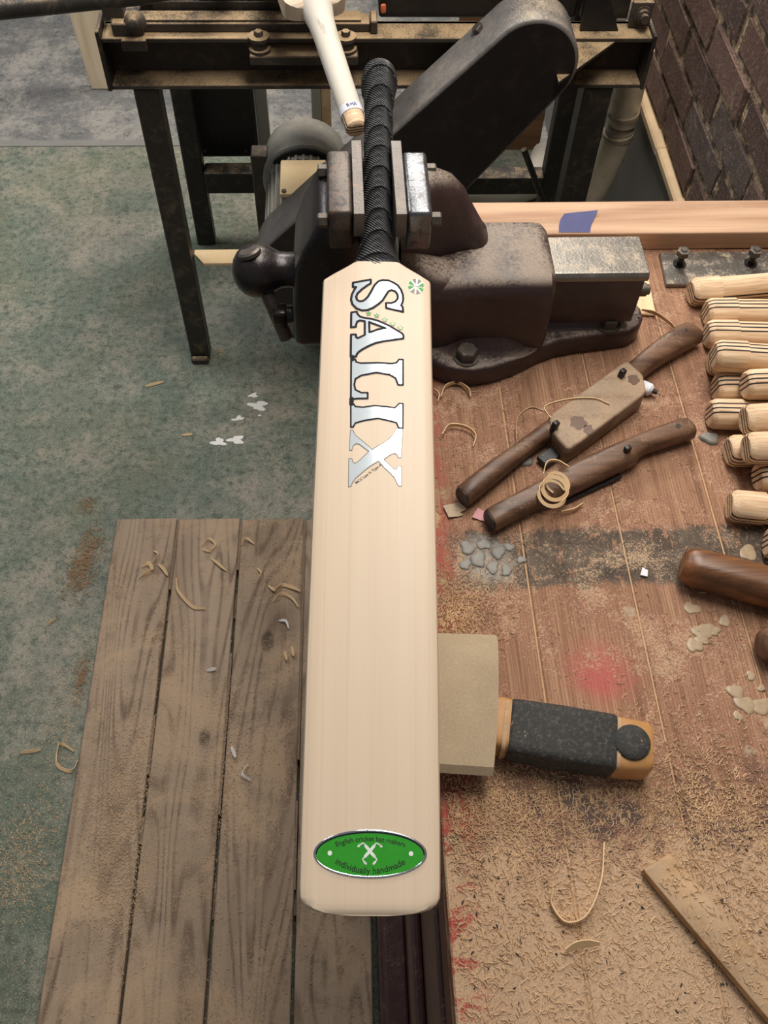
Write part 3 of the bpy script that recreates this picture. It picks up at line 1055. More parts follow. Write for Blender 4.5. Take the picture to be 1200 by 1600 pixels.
LETTERS = {
    'S': [[(-23.8, 575.01), (-6.16, 578.94), (-6.1, 574.44), (-9.29, 572.13), (-14.57, 567.54), (-19.03, 562.36), (-20.29, 558.53), (-19.43, 554.76), (-17.01, 553.24), (-14.35, 553.29), (-11.72, 554.93), (-8.58, 558.79), (-5.46, 565.2), (-2.32, 572.29), (1.39, 576.86), (5.67, 578.56), (11.05, 578.36), (16.43, 575.91), (20.73, 572.8), (23.95, 567.76), (25.82, 561.45), (26.08, 556.39), (25.28, 552.59), (23.94, 549.41), (25.54, 547.56), (26.06, 542.25), (9.62, 545.96), (9.32, 551.61), (14.9, 551.73), (18.62, 553.7), (21.01, 557.54), (20.74, 561.97), (18.6, 565.73), (14.85, 567.24), (11.64, 565.9), (9.0, 561.07), (5.84, 554.68), (1.63, 550.18), (-3.64, 545.68), (-8.9, 543.06), (-14.19, 542.64), (-19.52, 544.71), (-23.85, 549.63), (-25.29, 555.26), (-24.6, 560.97), (-22.56, 566.09), (-20.5, 569.96), (-23.71, 569.89)]] ,
    'A': [[(-24.72, 540.22), (-19.46, 541.27), (-18.61, 538.49), (-16.19, 535.43), (-11.42, 533.98), (-4.55, 532.89), (1.8, 530.86), (12.37, 525.53), (24.99, 517.2), (26.3, 515.09), (26.3, 511.73), (17.67, 510.03), (7.23, 507.99), (-0.58, 505.71), (-7.32, 502.25), (-13.5, 498.2), (-17.09, 495.12), (-18.6, 492.69), (-19.18, 490.29), (-24.25, 490.19), (-24.48, 514.95), (-19.78, 515.04), (-19.46, 512.0), (-17.87, 510.82), (-11.14, 514.61), (-11.36, 530.27), (-16.12, 531.1), (-18.73, 529.8), (-19.72, 526.7), (-19.94, 523.92), (-24.65, 523.21)], [(-7.14, 529.43), (-4.49, 528.25), (9.23, 522.69), (1.88, 521.31), (-4.38, 518.42), (-6.73, 517.76)]] ,
    'L': [[(-23.77, 486.98), (-19.75, 487.06), (-18.89, 484.29), (-14.05, 483.09), (2.01, 483.78), (14.89, 483.11), (19.71, 484.13), (22.12, 487.89), (25.83, 487.97), (25.81, 460.42), (21.34, 460.33), (18.94, 467.57), (13.33, 471.12), (0.51, 473.07), (-13.84, 469.67), (-19.36, 465.91), (-20.36, 459.53), (-19.15, 454.13), (-13.54, 450.99), (-7.52, 451.1), (-7.44, 445.0), (-16.61, 444.83), (-21.34, 444.2), (-23.24, 444.7)]] ,
    'I': [[(-23.13, 438.81), (-20.45, 438.86), (-18.82, 436.22), (-11.72, 435.46), (-0.72, 437.45), (10.33, 436.41), (18.21, 435.49), (21.36, 438.75), (22.15, 440.19), (25.79, 440.26), (25.61, 414.48), (22.17, 414.42), (19.82, 420.15), (13.54, 421.8), (2.55, 424.23), (-11.51, 421.34), (-18.51, 418.94), (-20.47, 415.06), (-22.64, 414.67)]] ,
    'X': [[(-23.03, 411.52), (-20.65, 411.56), (-18.31, 406.38), (-9.61, 398.77), (-2.62, 391.84), (2.05, 395.18), (9.69, 399.9), (16.77, 407.0), (19.72, 413.81), (25.43, 413.91), (24.18, 384.5), (21.53, 384.46), (20.35, 387.68), (18.0, 388.61), (13.89, 386.92), (8.04, 381.96), (15.7, 374.04), (18.62, 371.53), (20.37, 372.84), (21.25, 375.74), (24.17, 375.15), (24.17, 356.04), (22.14, 356.01), (20.39, 358.82), (18.64, 363.24), (14.55, 368.26), (8.68, 373.93), (3.37, 380.27), (-4.18, 374.99), (-8.8, 371.07), (-17.4, 362.65), (-20.21, 358.16), (-21.31, 354.99), (-23.61, 354.32), (-23.9, 382.39), (-20.98, 382.44), (-20.33, 379.23), (-18.25, 377.65), (-15.36, 379.31), (-5.54, 389.83), (-6.14, 390.47), (-14.48, 397.18), (-17.44, 397.79), (-20.35, 395.45), (-21.15, 391.19), (-23.49, 390.83)]] ,
}
STARS = [(-7.79, 539.03), (0.16, 536.71), (8.01, 532.23), (15.94, 527.76), (23.42, 523.3)]

STROKE = {'S': 2.3, 'A': 2.2, 'L': 1.8, 'I': 1.5, 'X': 0.6}
for ch, cs in LETTERS.items():
    o = decal_obj('letter', decal(cs, .00030), MAT['foil'], bat, 'silver foil capital ' + ch)
    bm = new()
    for c in cs:
        strokes(bm, c, STROKE[ch])
    decal_obj('letter_outline', finish_decal(bm, .00042), MAT['navy'] if ch != 'X' else MAT['grey_ink'], o)
# navy bands joining the feet of A and L, and of L and I
for (v0, v1) in ((LETTERS['A'][0][19][1], LETTERS['L'][0][0][1]), (LETTERS['L'][0][-1][1], LETTERS['I'][0][0][1])):
    u0 = LETTERS['L'][0][0][0]
    bm = new()
    strokes(bm, [(u0 + 1.2, v0), (u0 + 1.2, v1)], 4.2, False)
    decal_obj('letter_join', finish_decal(bm, .00036), MAT['navy'], bat)
for (u, v) in STARS:
    pts = []
    for k in range(10):
        a = math.pi / 2 + k * math.pi / 5
        r = 2.9 if k % 2 == 0 else 1.15
        pts.append((u + r * math.cos(a), v + r * math.sin(a) * 1.05))
    s = decal_obj('star', decal([pts], .00048, cuts=False), MAT['green'], bat)
    bm = new()
    strokes(bm, pts, 0.3)
    decal_obj('star_outline', finish_decal(bm, .00055, cuts=False), MAT['grey_ink'], s)
A0, A1 = Vector((-16.2, 357.2)), Vector((6.2, 375.8))
ax = (A1 - A0).normalized()
ay = Vector((-ax.y, ax.x))
mid = (A0 + A1) / 2
bm = text_bm('MCC Law 5: Type A', 3.6, lambda x, y: tuple(mid + ax * x + ay * y))
decal_obj('law_lettering', finish_decal(bm, .00030, cuts=False), MAT['black_ink'], bat, 'small printed words beside the last letter')

# round green badge near the shoulder
RC = Vector((39.1, 572.7))


def ellipse(cx, cy, rx, ry, n=48):
    return [(cx + rx * math.cos(2 * math.pi * k / n), cy + ry * math.sin(2 * math.pi * k / n)) for k in range(n)]


rd = decal_obj('round_badge', decal([ellipse(RC.x, RC.y, 8.0, 9.0)], .00025, cuts=False), MAT['white_ink'], bat, 'round green and white flag badge')
tilt = -0.17
for k in range(8):
    a0 = k * math.pi / 4 + tilt
    i = k % 4
    lo, hi = 0.10, 0.62
    rr = lambda a, q: (RC.x + 8.0 * q * math.cos(a), RC.y + 9.0 * q * math.sin(a))
    c1, c2 = (MAT['green_ink'], MAT['grey_ink'])
    base = a0 if i % 2 == 0 else a0
    seg = [rr(base + 0.39, .26)] + [rr(base + 0.15 + 0.56 * j / 5, 0.98) for j in range(6)]
    decal_obj('badge_wedge', decal([seg], .00036, cuts=False), c1 if k in (0, 3, 4, 7) else c2, rd)
bm = new()
strokes(bm, [(RC.x - 7.0, RC.y + 1.1), (RC.x + 7.0, RC.y - 1.0)], 0.55, False)
decal_obj('badge_band', finish_decal(bm, .00045, cuts=False), MAT['grey_ink'], rd)

# oval green badge at the toe
OC = (-0.05, 42.6)
ov = decal_obj('oval_badge', decal([ellipse(OC[0], OC[1], 42.6, 16.3, 96)], .00055), MAT['green'], bat, 'oval green badge with crossed bats')
bm = new()
n = 120
for (r0x, r0y, r1x, r1y, z0, z1) in ((42.4, 16.1, 43.4, 17.0, .0004, .0013), (43.4, 17.0, 44.4, 18.0, .0013, .0002)):
    A_ = [bm.verts.new((OC[0] / 1000 + r0x / 1000 * math.cos(2 * math.pi * k / n), OC[1] / 1000 + r0y / 1000 * math.sin(2 * math.pi * k / n), 0)) for k in range(n)]
    B_ = [bm.verts.new((OC[0] / 1000 + r1x / 1000 * math.cos(2 * math.pi * k / n), OC[1] / 1000 + r1y / 1000 * math.sin(2 * math.pi * k / n), 0)) for k in range(n)]
    for v in A_:
        v.co.z = face_z(v.co.x) + z0
    for v in B_:
        v.co.z = face_z(v.co.x) + z1
    for k in range(n):
        bm.faces.new((A_[k], B_[k], B_[(k + 1) % n], A_[(k + 1) % n]))
bmesh.ops.remove_doubles(bm, verts=bm.verts, dist=1e-6)
bm.normal_update()
decal_obj('badge_rim', bm, MAT['chrome'], ov, 'chrome rim')
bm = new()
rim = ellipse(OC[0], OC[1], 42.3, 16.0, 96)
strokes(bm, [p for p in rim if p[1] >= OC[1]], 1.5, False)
decal_obj('badge_rim_reflection', finish_decal(bm, .00065), MAT['navy'], ov)  # dark reflection in the upper half of the rim, painted as a navy line


def arc_top(x, y):
    R_ = 86.0
    a = x / R_
    return (R_ + y) * math.sin(a), 52.0 - R_ + (R_ + y) * math.cos(a)


def arc_bot(x, y):
    R_ = 54.0
    a = x / R_
    return (R_ - y) * math.sin(a), 28.0 + R_ - (R_ - y) * math.cos(a)


bm = text_bm('English cricket bat makers', 5.2, arc_top)
decal_obj('badge_lettering', finish_decal(bm, .00068, cuts=True), MAT['black_ink'], ov)
bm = text_bm('individually handmade', 6.6, arc_bot)
decal_obj('badge_lettering', finish_decal(bm, .00068, cuts=True), MAT['black_ink'], ov)
for sgn in (1, -1):
    bm = new()
    f = lambda L: [(-0.4 + sgn * x, y) for x, y in L]
    strokes(bm, f([(8.6, 48.4), (7.8, 49.2), (4.9, 50.6)]), 0.9, False)
    strokes(bm, f([(9.0, 48.0), (8.0, 49.0)]), 1.7, False)
    strokes(bm, f([(4.9, 50.6), (3.2, 48.4)]), 0.9, False)
    strokes(bm, f([(3.2, 48.2), (-3.6, 40.6)]), 2.3, False)
    strokes(bm, f([(-3.6, 40.6), (-5.6, 38.6), (-4.2, 36.6)]), 0.9, False)
    strokes(bm, f([(-4.2, 36.6), (-3.0, 35.4)]), 1.7, False)
    decal_obj('crossed_bat', finish_decal(bm, .00070 + .00004 * (sgn > 0), cuts=True), MAT['white_ink'], ov)
for u in (-31.6, 31.8):
    decal_obj('badge_dot', decal([ellipse(u, 42.9, 1.75, 1.85, 20)], .00072, cuts=False), MAT['white_ink'], ov)

# ------------------------------------------------------------------ sanding machine behind the bench
mc = thing('sanding_machine', 'black steel sanding machine on legs, caked with sawdust, behind the vise', 'machine', (0.08, 1.9, 0))


def part(name, m, fn, parent=None, smooth=False, label=None):
    bm = new()
    fn(bm)
    return obj(name, bm, m, parent or mc, smooth, label=label)


def channel(bm, x0, x1, yf, yb, z0, z1, t=.008):
    box(bm, x0, x1, yb - t, yb, z0, z1)
    box(bm, x0, x1, yf, yb, z0, z0 + t, .001, 1)
    box(bm, x0, x1, yf, yb, z1 - t, z1, .001, 1)


part('front_beam', MAT['dirty'], lambda b: channel(b, -.427, .597, 1.676, 1.736, .758, .858))
part('beam_end_plate', MAT['black'], lambda b: box(b, -.435, -.4275, 1.672, 1.80, .757, .872, .001, 1))
part('beam_end_plate', MAT['black'], lambda b: box(b, .5975, .604, 1.672, 1.80, .757, .864, .001, 1))
part('rear_beam', MAT['black'], lambda b: box(b, -.42, .62, 2.12, 2.17, .70, .80))
part('side_beam', MAT['black'], lambda b: box(b, -.42, -.37, 1.737, 2.119, .76, .85))
part('side_beam', MAT['black'], lambda b: box(b, .545, .595, 1.737, 2.119, .76, .85))
for (x0, x1, y0, y1) in ((-.390, -.342, 1.680, 1.726), (.489, .547, 1.680, 1.728), (-.405, -.355, 2.125, 2.165), (.559, .612, 2.125, 2.165)):
    part('leg', MAT['black'], lambda b: box(b, x0, x1, y0, y1, 0.0, .757 if y0 < 2 else .70, .003, 1))
part('foot_plate', MAT['dirty'], lambda b: box(b, -.388, -.344, 1.664, 1.6795, 0.0, .02, .004, 1))
part('lower_rail', MAT['dust_lid'], lambda b: prism(b, [(-.3415, 1.742), (-.3415, 1.728), (-.318, 1.694), (.02, 1.694), (.02, 1.742)], .304, .312, 'xy', .001, 1))
part('back_rail', MAT['black'], lambda b: box(b, -.3545, -.19, 2.110, 2.160, .185, .250, .006, 2))
part('back_rail', MAT['black'], lambda b: box(b, .30, .558, 2.110, 2.160, .176, .230, .004, 2))
part('motor_post', MAT['bolt'], lambda b: box(b, -.212, -.170, 1.98, 2.03, 0.0, .392, .003, 1))
part('brace_rod', MAT['black'], lambda b: tube(b, [(.463, 2.0, .395), (.540, 2.0, .235), (.60, 2.0, .11)], .008, 8))
cb = part('control_box', MAT['panel'], lambda b: box(b, -.412, -.212, 2.20, 2.26, .235, .72, .006, 2))
for (x, z) in ((-.395, .46), (-.245, .46), (-.355, .255), (-.245, .255)):
    obj('screw', hexbolt(new(), (x, 2.20, z), (0, -1, 0), .005, .003), MAT['bolt'], cb, smooth=False)
part('back_panel', MAT['grey_plastic'], lambda b: box(b, -.208, -.178, 2.21, 2.24, .21, .72, .002, 1), label='pale grey strip')

# sliding table and its fittings on the front beam
part('table_rail', MAT['dirty'], lambda b: (box(b, -.372, .066, 1.697, 1.735, .8585, .874, .001, 1), box(b, -.36, .05, 1.703, 1.735, .8745, .878)))
part('rail_end_block', MAT['dirty'], lambda b: (box(b, -.405, -.372, 1.682, 1.73, .8585, .882, .002, 1), box(b, -.42, -.382, 1.70, 1.75, .8825, .915, .002, 1), box(b, -.39, -.345, 1.668, 1.690, .838, .8583, .001, 1)))
part('table', MAT['black'], lambda b: (box(b, -.335, -.03, 1.742, 2.08, .862, .892, .002, 1), box(b, -.25, .07, 1.742, 2.08, .8925, .910, .003, 1), box(b, -.35, .078, 1.756, 2.08, .9105, .932, .003, 1)))
part('rail_stop', MAT['dirty'], lambda b: (box(b, .067, .080, 1.690, 1.73, .8585, .882, .002, 1),))
part('clip', MAT['orange'], lambda b: obox(b, (.092, 1.73, .885), (.010, .008, .016), .3, .003, 2), smooth=True, label='orange plastic clip')
eb = new()
lathe(eb, (-.362, 1.700, .876), (0, -.75, .3), [(0, .017), (.006, .020), (.014, .020), (.020, .013), (.024, .0085), (.034, .0075), (.040, .0105), (.047, .0105), (.050, .006)], 20)
obj('clamp_screw', eb, MAT['dirty'], mc)
part('dust_shelf', MAT['dirty'], lambda b: box(b, -.158, .043, 1.655, 1.697, .818, .836, .002, 1))
for x in (-.139, .021):
    bm = new()
    lathe(bm, (x, 1.676, .8362), (0, 0, 1), [(0, .0205), (.006, .0205), (.0065, .0150), (.021, .0150), (.0215, .0195), (.028, .0195)], 28)
    hexbolt(bm, (x, 1.676, .8642), (0, 0, 1), .0085, .009)
    obj('spool_bolt', bm, MAT['dirty'], mc)
part('lever', MAT['black'], lambda b: tube(b, [(-1.05, 1.625, .895), (-.57, 1.62, .940), (-.33, 1.618, .966), (-.22, 1.640, .975), (-.16, 1.76, .955)], .0155, 16), smooth=True, label='black steel lever bar')

# housing over the drum and guard of the belt
part('drum_housing', MAT['panel'], lambda b: (box(b, .085, .46, 1.745, 2.10, .8585, 1.12, .004, 1),))
part('housing_plate', MAT['panel'], lambda b: prism(b, [(.462, .860), (.535, .860), (.500, .93), (.485, 1.08), (.462, 1.08)], 1.70, 1.708, 'xz'))
part('gusset', MAT['dirty'], lambda b: prism(b, [(.40, 1.675), (.525, 1.675), (.40, 1.545)], .846, .852, 'xy'))
bm = new()
obox(bm, (.575, 1.715, .884), (.040, .012, .046), 0, .003, 2)
lathe(bm, (.577, 1.709, .884), (0, -1, 0.1), [(0, .0165), (.003, .0165), (.0035, .0125), (.012, .0125), (.0125, .0085), (.022, .008)], 20)
obj('adjuster_bolt', bm, MAT['dirty'], mc)
part('belt_slat', MAT['black'], lambda b: box(b, .47, .56, 1.745, 1.76, .8585, 1.0), label='black back plate')


def capsule(c1, r1, c2, r2, n=24):
    """outline round two circles (belt guard)"""
    c1, c2 = Vector(c1), Vector(c2)
    d = (c1 - c2)
    L = d.length
    th = math.atan2(d.y, d.x)
    be = math.acos((r2 - r1) / L)
    pts = []
    a0, a1 = th - be, th + be
    for i in range(n + 1):
        a = a0 + (a1 - a0) * i / n
        pts.append((c1.x + r1 * math.cos(a), c1.y + r1 * math.sin(a)))
    for i in range(n + 1):
        a = a1 + (2 * math.pi - (a1 - a0)) * i / n
        pts.append((c2.x + r2 * math.cos(a), c2.y + r2 * math.sin(a)))
    return pts


gp = capsule((.352, .866), .085, (-.055, .388), .128)
gd = part('belt_guard', MAT['guard'], lambda b: prism(b, gp, 1.572, 1.668, 'xz', .006, 3), smooth=True)
gi = capsule((.352, .866), .078, (-.055, .388), .121)
obj('guard_face', prism(new(), gi, 1.5695, 1.5725, 'xz'), MAT['guard_face'], gd, smooth=False)
obj('guard_bolt', hexbolt(new(), (.263, 1.64, .892), (-.7, 0, .7), .011, .012), MAT['bolt'], gd, smooth=False)

mo = part('motor', MAT['motor'], lambda b: (lathe(b, (-.080, 1.72, .335), (0, 1, 0), [(0, .03), (.001, .078), (.006, .085), (.25, .085), (.251, .080)], 40),
                                             box(b, -.165, .010, 1.76, 1.92, .205, .25, .004, 1), box(b, -.14, -.02, 1.76, 1.92, 0.0, .205, .004, 1)), smooth=True)
bm = new()
for k in range(17):
    a = math.pi * (0.02 + 0.96 * k / 16)
    c, s = math.cos(a), math.sin(a)
    obox(bm, (-.080 + .088 * c, 1.85, .335 + .088 * s), (.016, .17, .005), rot=Matrix.Rotation(-a, 3, 'Y'))
obj('cooling_fins', bm, MAT['motor'], mo, smooth=False)
obj('fan_cover', lathe(new(), (-.080, 1.955, .335), (0, 1, 0), [(0, .098), (.004, .105), (.085, .105), (.120, .100), (.140, .080), (.146, .03)], 48), MAT['motor'], mo)
obj('fan_slot', prism(new(), [(-.080 + .0985 * math.cos(a), .335 + .0985 * math.sin(a)) for a in [math.pi * (.22 + .56 * k / 20) for k in range(21)]] + [(-.080 + .06 * math.cos(a), .335 + .06 * math.sin(a)) for a in [math.pi * (.78 - .56 * k / 20) for k in range(21)]], 1.9475, 1.9545, 'xz'), MAT['panel'], mo, smooth=False)
tb = obj('terminal_box', box(new(), -.129, -.029, 1.765, 1.882, .395, .440, .005, 2), MAT['motor'], mo)
obj('terminal_lid', box(new(), -.132, -.026, 1.761, 1.886, .440, .452, .004, 2), MAT['dust_lid'], tb)
for (x, y) in ((-.122, 1.770), (-.079, 1.770), (-.036, 1.770)):
    obj('screw', cyl(new(), (x, y, .451), (x, y, .4555), .0055, n=14), MAT['bolt'], tb)

# ------------------------------------------------------------------ unfinished bat lying on the machine
rE, rSh = Vector((.0335, 1.36, .882)), Vector((-.030, 1.612, .948))
rd_ = (rSh - rE).normalized()
ru = rd_.cross(Vector((0, 0, 1))).normalized()
rn = ru.cross(rd_)
rM = Matrix((ru, rd_, rn)).transposed().to_4x4()
rM.translation = rE
rb = thing('unfinished_bat', 'unfinished cricket bat with cream thread-wound handle lying across the sanding machine', 'cricket bat', matrix=rM)
RH = [(.030, .0190), (.034, .0196), (.10, .0200), (.20, .0212), (.235, .0232), (.255, .0265), (.275, .031)]
obj('handle_binding', loft(new(), [((0, y, 0), r, r * .98) for y, r in RH], (1, 0, 0), (0, 0, 1), 28), MAT['thread'], rb, local=True)
rs = []
for y, w, t in ((.258, .018, .014), (.262, .036, .016), (.268, .047, .018), (.275, .0535, .019), (.285, .056, .020), (.45, .057, .024), (.60, .057, .025)):
    rs.append([Vector(p) for p in ((-w, y, -t), (-w, y, t * .7), (-w * .5, y, t * .95), (0, y, t), (w * .5, y, t * .95), (w, y, t * .7), (w, y, -t), (0, y, -t * 1.2))])
obj('blade', rings(new(), rs), MAT['willow'], rb, local=True, smooth=False)
obj('paper_band', loft(new(), [((0, y, 0), .0200, .0197) for y in (.029, .043)], (1, 0, 0), (0, 0, 1), 28), MAT['paper'], rb, local=True)
bm = new()
rr = .0204
for (a, L) in ((.35, .005), (.22, .008), (.10, .006), (-.02, .003), (-.12, .004), (-.30, .007), (-.40, .006)):
    x, z = rr * math.sin(a), rr * math.cos(a)
    obox(bm, (x, .037, z), (.0010, L, .0006), random.uniform(-.4, .4))
obj('pen_marks', bm, MAT['blue_ink'], rb, local=True, smooth=False, label='blue handwriting')
bm = new()
loft(bm, [((0, 0, 0), .0125, .0125), ((0, .0015, 0), .0155, .0155), ((0, .004, 0), .0178, .0178), ((0, .030, 0), .0185, .0185)], (1, 0, 0), (0, 0, 1), 28)
o = obj('cane_end', bm, MAT['blank'], rb, local=True)
bm = text_bm('77336', 6.0, lambda x, y: (x, y))
for v in bm.verts:
    v.co = Vector((v.co.x / 1000 * .95, -.0003, v.co.y / 1000 + .0078))
decal_obj('stamped_number', bm, MAT['black_ink'], o)

# ------------------------------------------------------------------ things behind and beside the machine
bm = new()
obox(bm, (-.790, 2.95, .55), (.100, .028, 1.14), 0, .002, 1, Matrix.Rotation(-.055, 3, 'Y') @ Matrix.Rotation(-.06, 3, 'X'))
for v in bm.verts:
    v.co.z = max(v.co.z, 0.0)
tag(obj('timber_plank', bm, MAT['pale_board'], smooth=False), 'pale timber plank standing on the grey floor left of the machine', 'plank')
tag(obj('timber_post', box(new(), -.068, -.041, 2.36, 2.42, 0, .62, .002, 1), MAT['grey_plastic'], smooth=False), 'greyish upright timber behind the motor, left of two', 'timber')
tag(obj('timber_post', box(new(), -.040, -.014, 2.36, 2.42, 0, .60, .002, 1), MAT['pine_end'], smooth=False), 'tan upright timber behind the motor, right of two', 'timber')
tag(obj('plywood_sheet', box(new(), .35, .64, 2.56, 2.578, 0, .60, .001, 1), MAT['brown_board'], smooth=False), 'brown plywood sheet standing behind the right legs of the machine', 'board')
du = thing('dust_hose', 'dusty translucent extraction hose curving down beside the brick wall', 'hose', (.6, 1.8, .2))
path = smooth_path([(.622, 1.815, .76), (.624, 1.815, .66), (.626, 1.815, .56), (.612, 1.812, .46), (.580, 1.808, .37), (.52, 1.81, .28), (.44, 1.83, .23), (.34, 1.86, .21)], 6)
obj('hose', tube(new(), path, .0325, 24), MAT['duct'], du)
for z in (.615, .565):
    obj('joint_band', tube(new(), [(.625, 1.815, z + .004), (.6255, 1.815, z), (.6255, 1.815, z - .006)], .0345, 24), MAT['duct'], du)
path = smooth_path([(.02, 2.30, .04), (.25, 2.29, .045), (.45, 2.30, .045), (.58, 2.33, .05), (.64, 2.45, .06)], 6)
tag(obj('pale_hose', tube(new(), path, .045, 20), MAT['duct_pale']), 'pale hose lying on the floor between the machine legs', 'hose')

# ------------------------------------------------------------------ cane handle blanks piled by the wall
bm = loft(new(), [((0, 0, 0), .0128, .0128, 2.3), ((.0018, 0, 0), .0152, .0152, 2.3), ((.0065, 0, 0), .0170, .0170, 2.4), ((.036, 0, 0), .0174, .0174, 2.4), ((.0364, 0, 0), .0162, .0162, 2.2), ((.215, 0, 0), .0160, .0160, 2.2)],
          (0, 1, 0), (0, 0, 1), 28)
blank = None
blanks = [
    (.443, .862, .987, .095, .28, 'cane handle blank at the back of the pile, lying against the bolted steel plate'),
    (.454, .826, .987, -.020, -1.36, 'second cane handle blank from the steel plate, its dark strips turned up'),
    (.446, .789, .987, -.050, -1.30, 'third cane handle blank from the steel plate, between two others on the bench'),
    (.429, .724, 1.0195, -.10, -1.42, 'cane handle blank lying raised on two others, fourth from the steel plate'),
    (.440, .744, .987, -.08, .8, 'cane handle blank nearly hidden under the raised fourth one'),
    (.436, .703, .987, -.03, -1.28, 'cane handle blank on the bench just below the raised one, partly covered'),
    (.455, .681, 1.0165, .02, -1.15, 'upper cane handle blank between the raised one and the two stacked alike'),
    (.420, .664, .987, -.06, -1.2, 'cane handle blank sticking out furthest left in the middle of the pile'),
    (.442, .632, 1.014, .04, .42, 'upper cane handle blank with strips down its end, higher of two stacked alike'),
    (.432, .590, 1.018, .0, .34, 'upper cane handle blank with strips down its end, lower of two stacked alike'),
    (.428, .610, .987, .01, .10, 'cane handle blank underneath the two stacked upper ones'),
    (.451, .573, .987, .06, -1.2, 'cane handle blank half hidden just above the frontmost whole one'),
    (.411, .537, .987, -.14, .25, 'frontmost whole cane handle blank, by the black paint band'),
    (.439, .490, .987, -.18, -1.25, 'cane handle blank at the right picture edge above the brown tool handle'),
]
for (x, y, z, rz, rx, lab) in blanks:
    m4 = Matrix.Translation((x, y, z)) @ Matrix.Rotation(rz, 4, 'Z') @ Matrix.Rotation(rx, 4, 'X')
    if blank is None:
        me = mesh_of(bm, True)
        me.name = 'cane_handle_blank'
        me.materials.append(MAT['blank'])
        blank = bpy.data.objects.new('cane_handle_blank', me)
        COL.objects.link(blank)
        blank['category'] = 'handle'
        blank['group'] = 'cane handle blanks piled by the brick wall'
        o = blank
    else:
        o = blank.copy()
        COL.objects.link(o)
    o.matrix_world = m4
    o['label'] = lab

# ------------------------------------------------------------------ steel plate, packing, tape
sp = thing('steel_plate', 'grey dusty steel strip with two upright bolts by the pine batten', 'plate', (.55, .92, BZ))
obj('strip', prism(new(), [(.425, .949), (.421, .888), (.66, .886), (.66, .949)], BZ + .0008, BZ + .007, 'xy', .001, 1), MAT['steel'], sp, smooth=False)
for x in (.446, .541):
    bm = new()
    cyl(bm, (x, .926, BZ + .007), (x - .001, .924, BZ + .026), .0045, n=12)
    cyl(bm, (x, .926, BZ + .007), (x, .926, BZ + .0085), .0085, n=16)
    obj('bolt_shank', bm, MAT['vise_dark'], sp)
    bm = new()
    lathe(bm, (x - .001, .924, BZ + .024), (0, 0, 1), [(0, .0085), (.007, .0085), (.0075, .0045), (.009, .004)], 6)
    obj('nut', bm, MAT['bolt'], sp, smooth=False)
tag(obj('packing_strip', prism(new(), [(.362, .840), (.397, .836), (.405, .957), (.374, .957)], BZ + .0008, BZ + .005, 'xy', .001, 1), MAT['pine_end'], smooth=False),
    'thin pale wood packing strip beside the end of the vise slide', 'wood strip')
bm = new()
tp = [[(.301, 1.0015, .9990), (.346, 1.003, 1.0030)], [(.294, .990, .9996), (.340, .992, .9998)], [(.290, .978, .9994), (.333, .977, .9994)], [(.288, .964, .9990), (.329, .9635, .9990)]]
vv = [[bm.verts.new(p) for p in r] for r in tp]
for a, b_ in zip(vv[:-1], vv[1:]):
    bm.faces.new((a[0], a[1], b_[1], b_[0]))
r = bmesh.ops.solidify(bm, geom=bm.faces[:], thickness=.0004)
tag(obj('masking_tape', bm, MAT['tape']), 'torn piece of blue masking tape stuck on the pine batten', 'tape')

# ------------------------------------------------------------------ old wooden spokeshaves
s1 = thing('spokeshave', 'wide old wooden spokeshave with two black tang pegs, nearer the vise', 'spokeshave', (.28, .67, BZ))
AX = Vector((.80, .60, 0)).normalized()
PX = Vector((-.60, .80, 0)).normalized()
zc = BZ + .0150
bm = prism(new(), [(.2300, .6535), (.2365, .6600), (.330, .7335), (.3365, .7355), (.3500, .7140), (.3490, .6900), (.3440, .6830), (.262, .6180), (.2480, .6080), (.2435, .6090), (.2370, .6210), (.2330, .6300)], BZ + .0015, BZ + .0300, 'xy', .003, 3)
obj('body', bm, MAT['shave_body'], s1)
sec = [((.126, .5575, zc), .0100, .0108), ((.1272, .5585, zc), .0112, .0118), ((.140, .5695, zc), .0114, .0120), ((.165, .5915, zc), .0110, .0116), ((.190, .6120, zc), .0098, .0108),
       ((.210, .6285, zc), .0092, .0108), ((.226, .6405, zc), .0100, .0118), ((.240, .6505, zc), .0100, .0118)]
obj('grip', loft(new(), [(c, w, h, 2.6) for c, w, h in sec], PX, (0, 0, 1), 24), MAT['old_wood'], s1)
sec = [((.334, .7200, zc), .0120, .0120), ((.350, .7340, zc), .0120, .0122), ((.368, .7500, zc), .0128, .0122), ((.395, .7705, zc), .0148, .0125), ((.418, .7860, zc), .0162, .0122), ((.431, .7935, zc), .0158, .0112), ((.4345, .7955, zc), .0125, .0090)]
obj('grip', loft(new(), [(c, w, h, 2.8) for c, w, h in sec], PX, (0, 0, 1), 24), MAT['old_wood'], s1)
obj('sawn_end', loft(new(), [((.1251, .5567, zc), .0096, .0104, 2.6), ((.1262, .5577, zc), .0101, .0109, 2.6)], PX, (0, 0, 1), 24), MAT['panel'], s1)
for (x, y) in ((.2345, .637), (.3235, .712)):
    bm = new()
    obox(bm, (x, y, BZ + .033), (.0075, .0065, .014), .6, .0015, 2, (Matrix.Rotation(.6, 3, 'Z') @ Matrix.Rotation(.15, 3, 'Y')))
    obj('tang_peg', bm, MAT['panel'], s1)
for (x, y, r) in ((.2625, .6440, .0105), (.2720, .6340, .0068), (.3370, .7060, .0080)):
    pts_ = []
    for k in range(26):
        a = 2 * math.pi * k / 26
        q = r * (.9 + .16 * math.sin(2 * a + x * 90) + .10 * math.sin(5 * a))
        w_ = AX * (q * 1.15 * math.cos(a)) + PX * (q * .85 * math.sin(a))
        pts_.append((x + w_.x, y + w_.y))
    obj('worn_patch', prism(new(), pts_, BZ + .0296, BZ + .03025), MAT['bare_wood'], s1, smooth=False, label='bare rubbed wood')
bm = new()
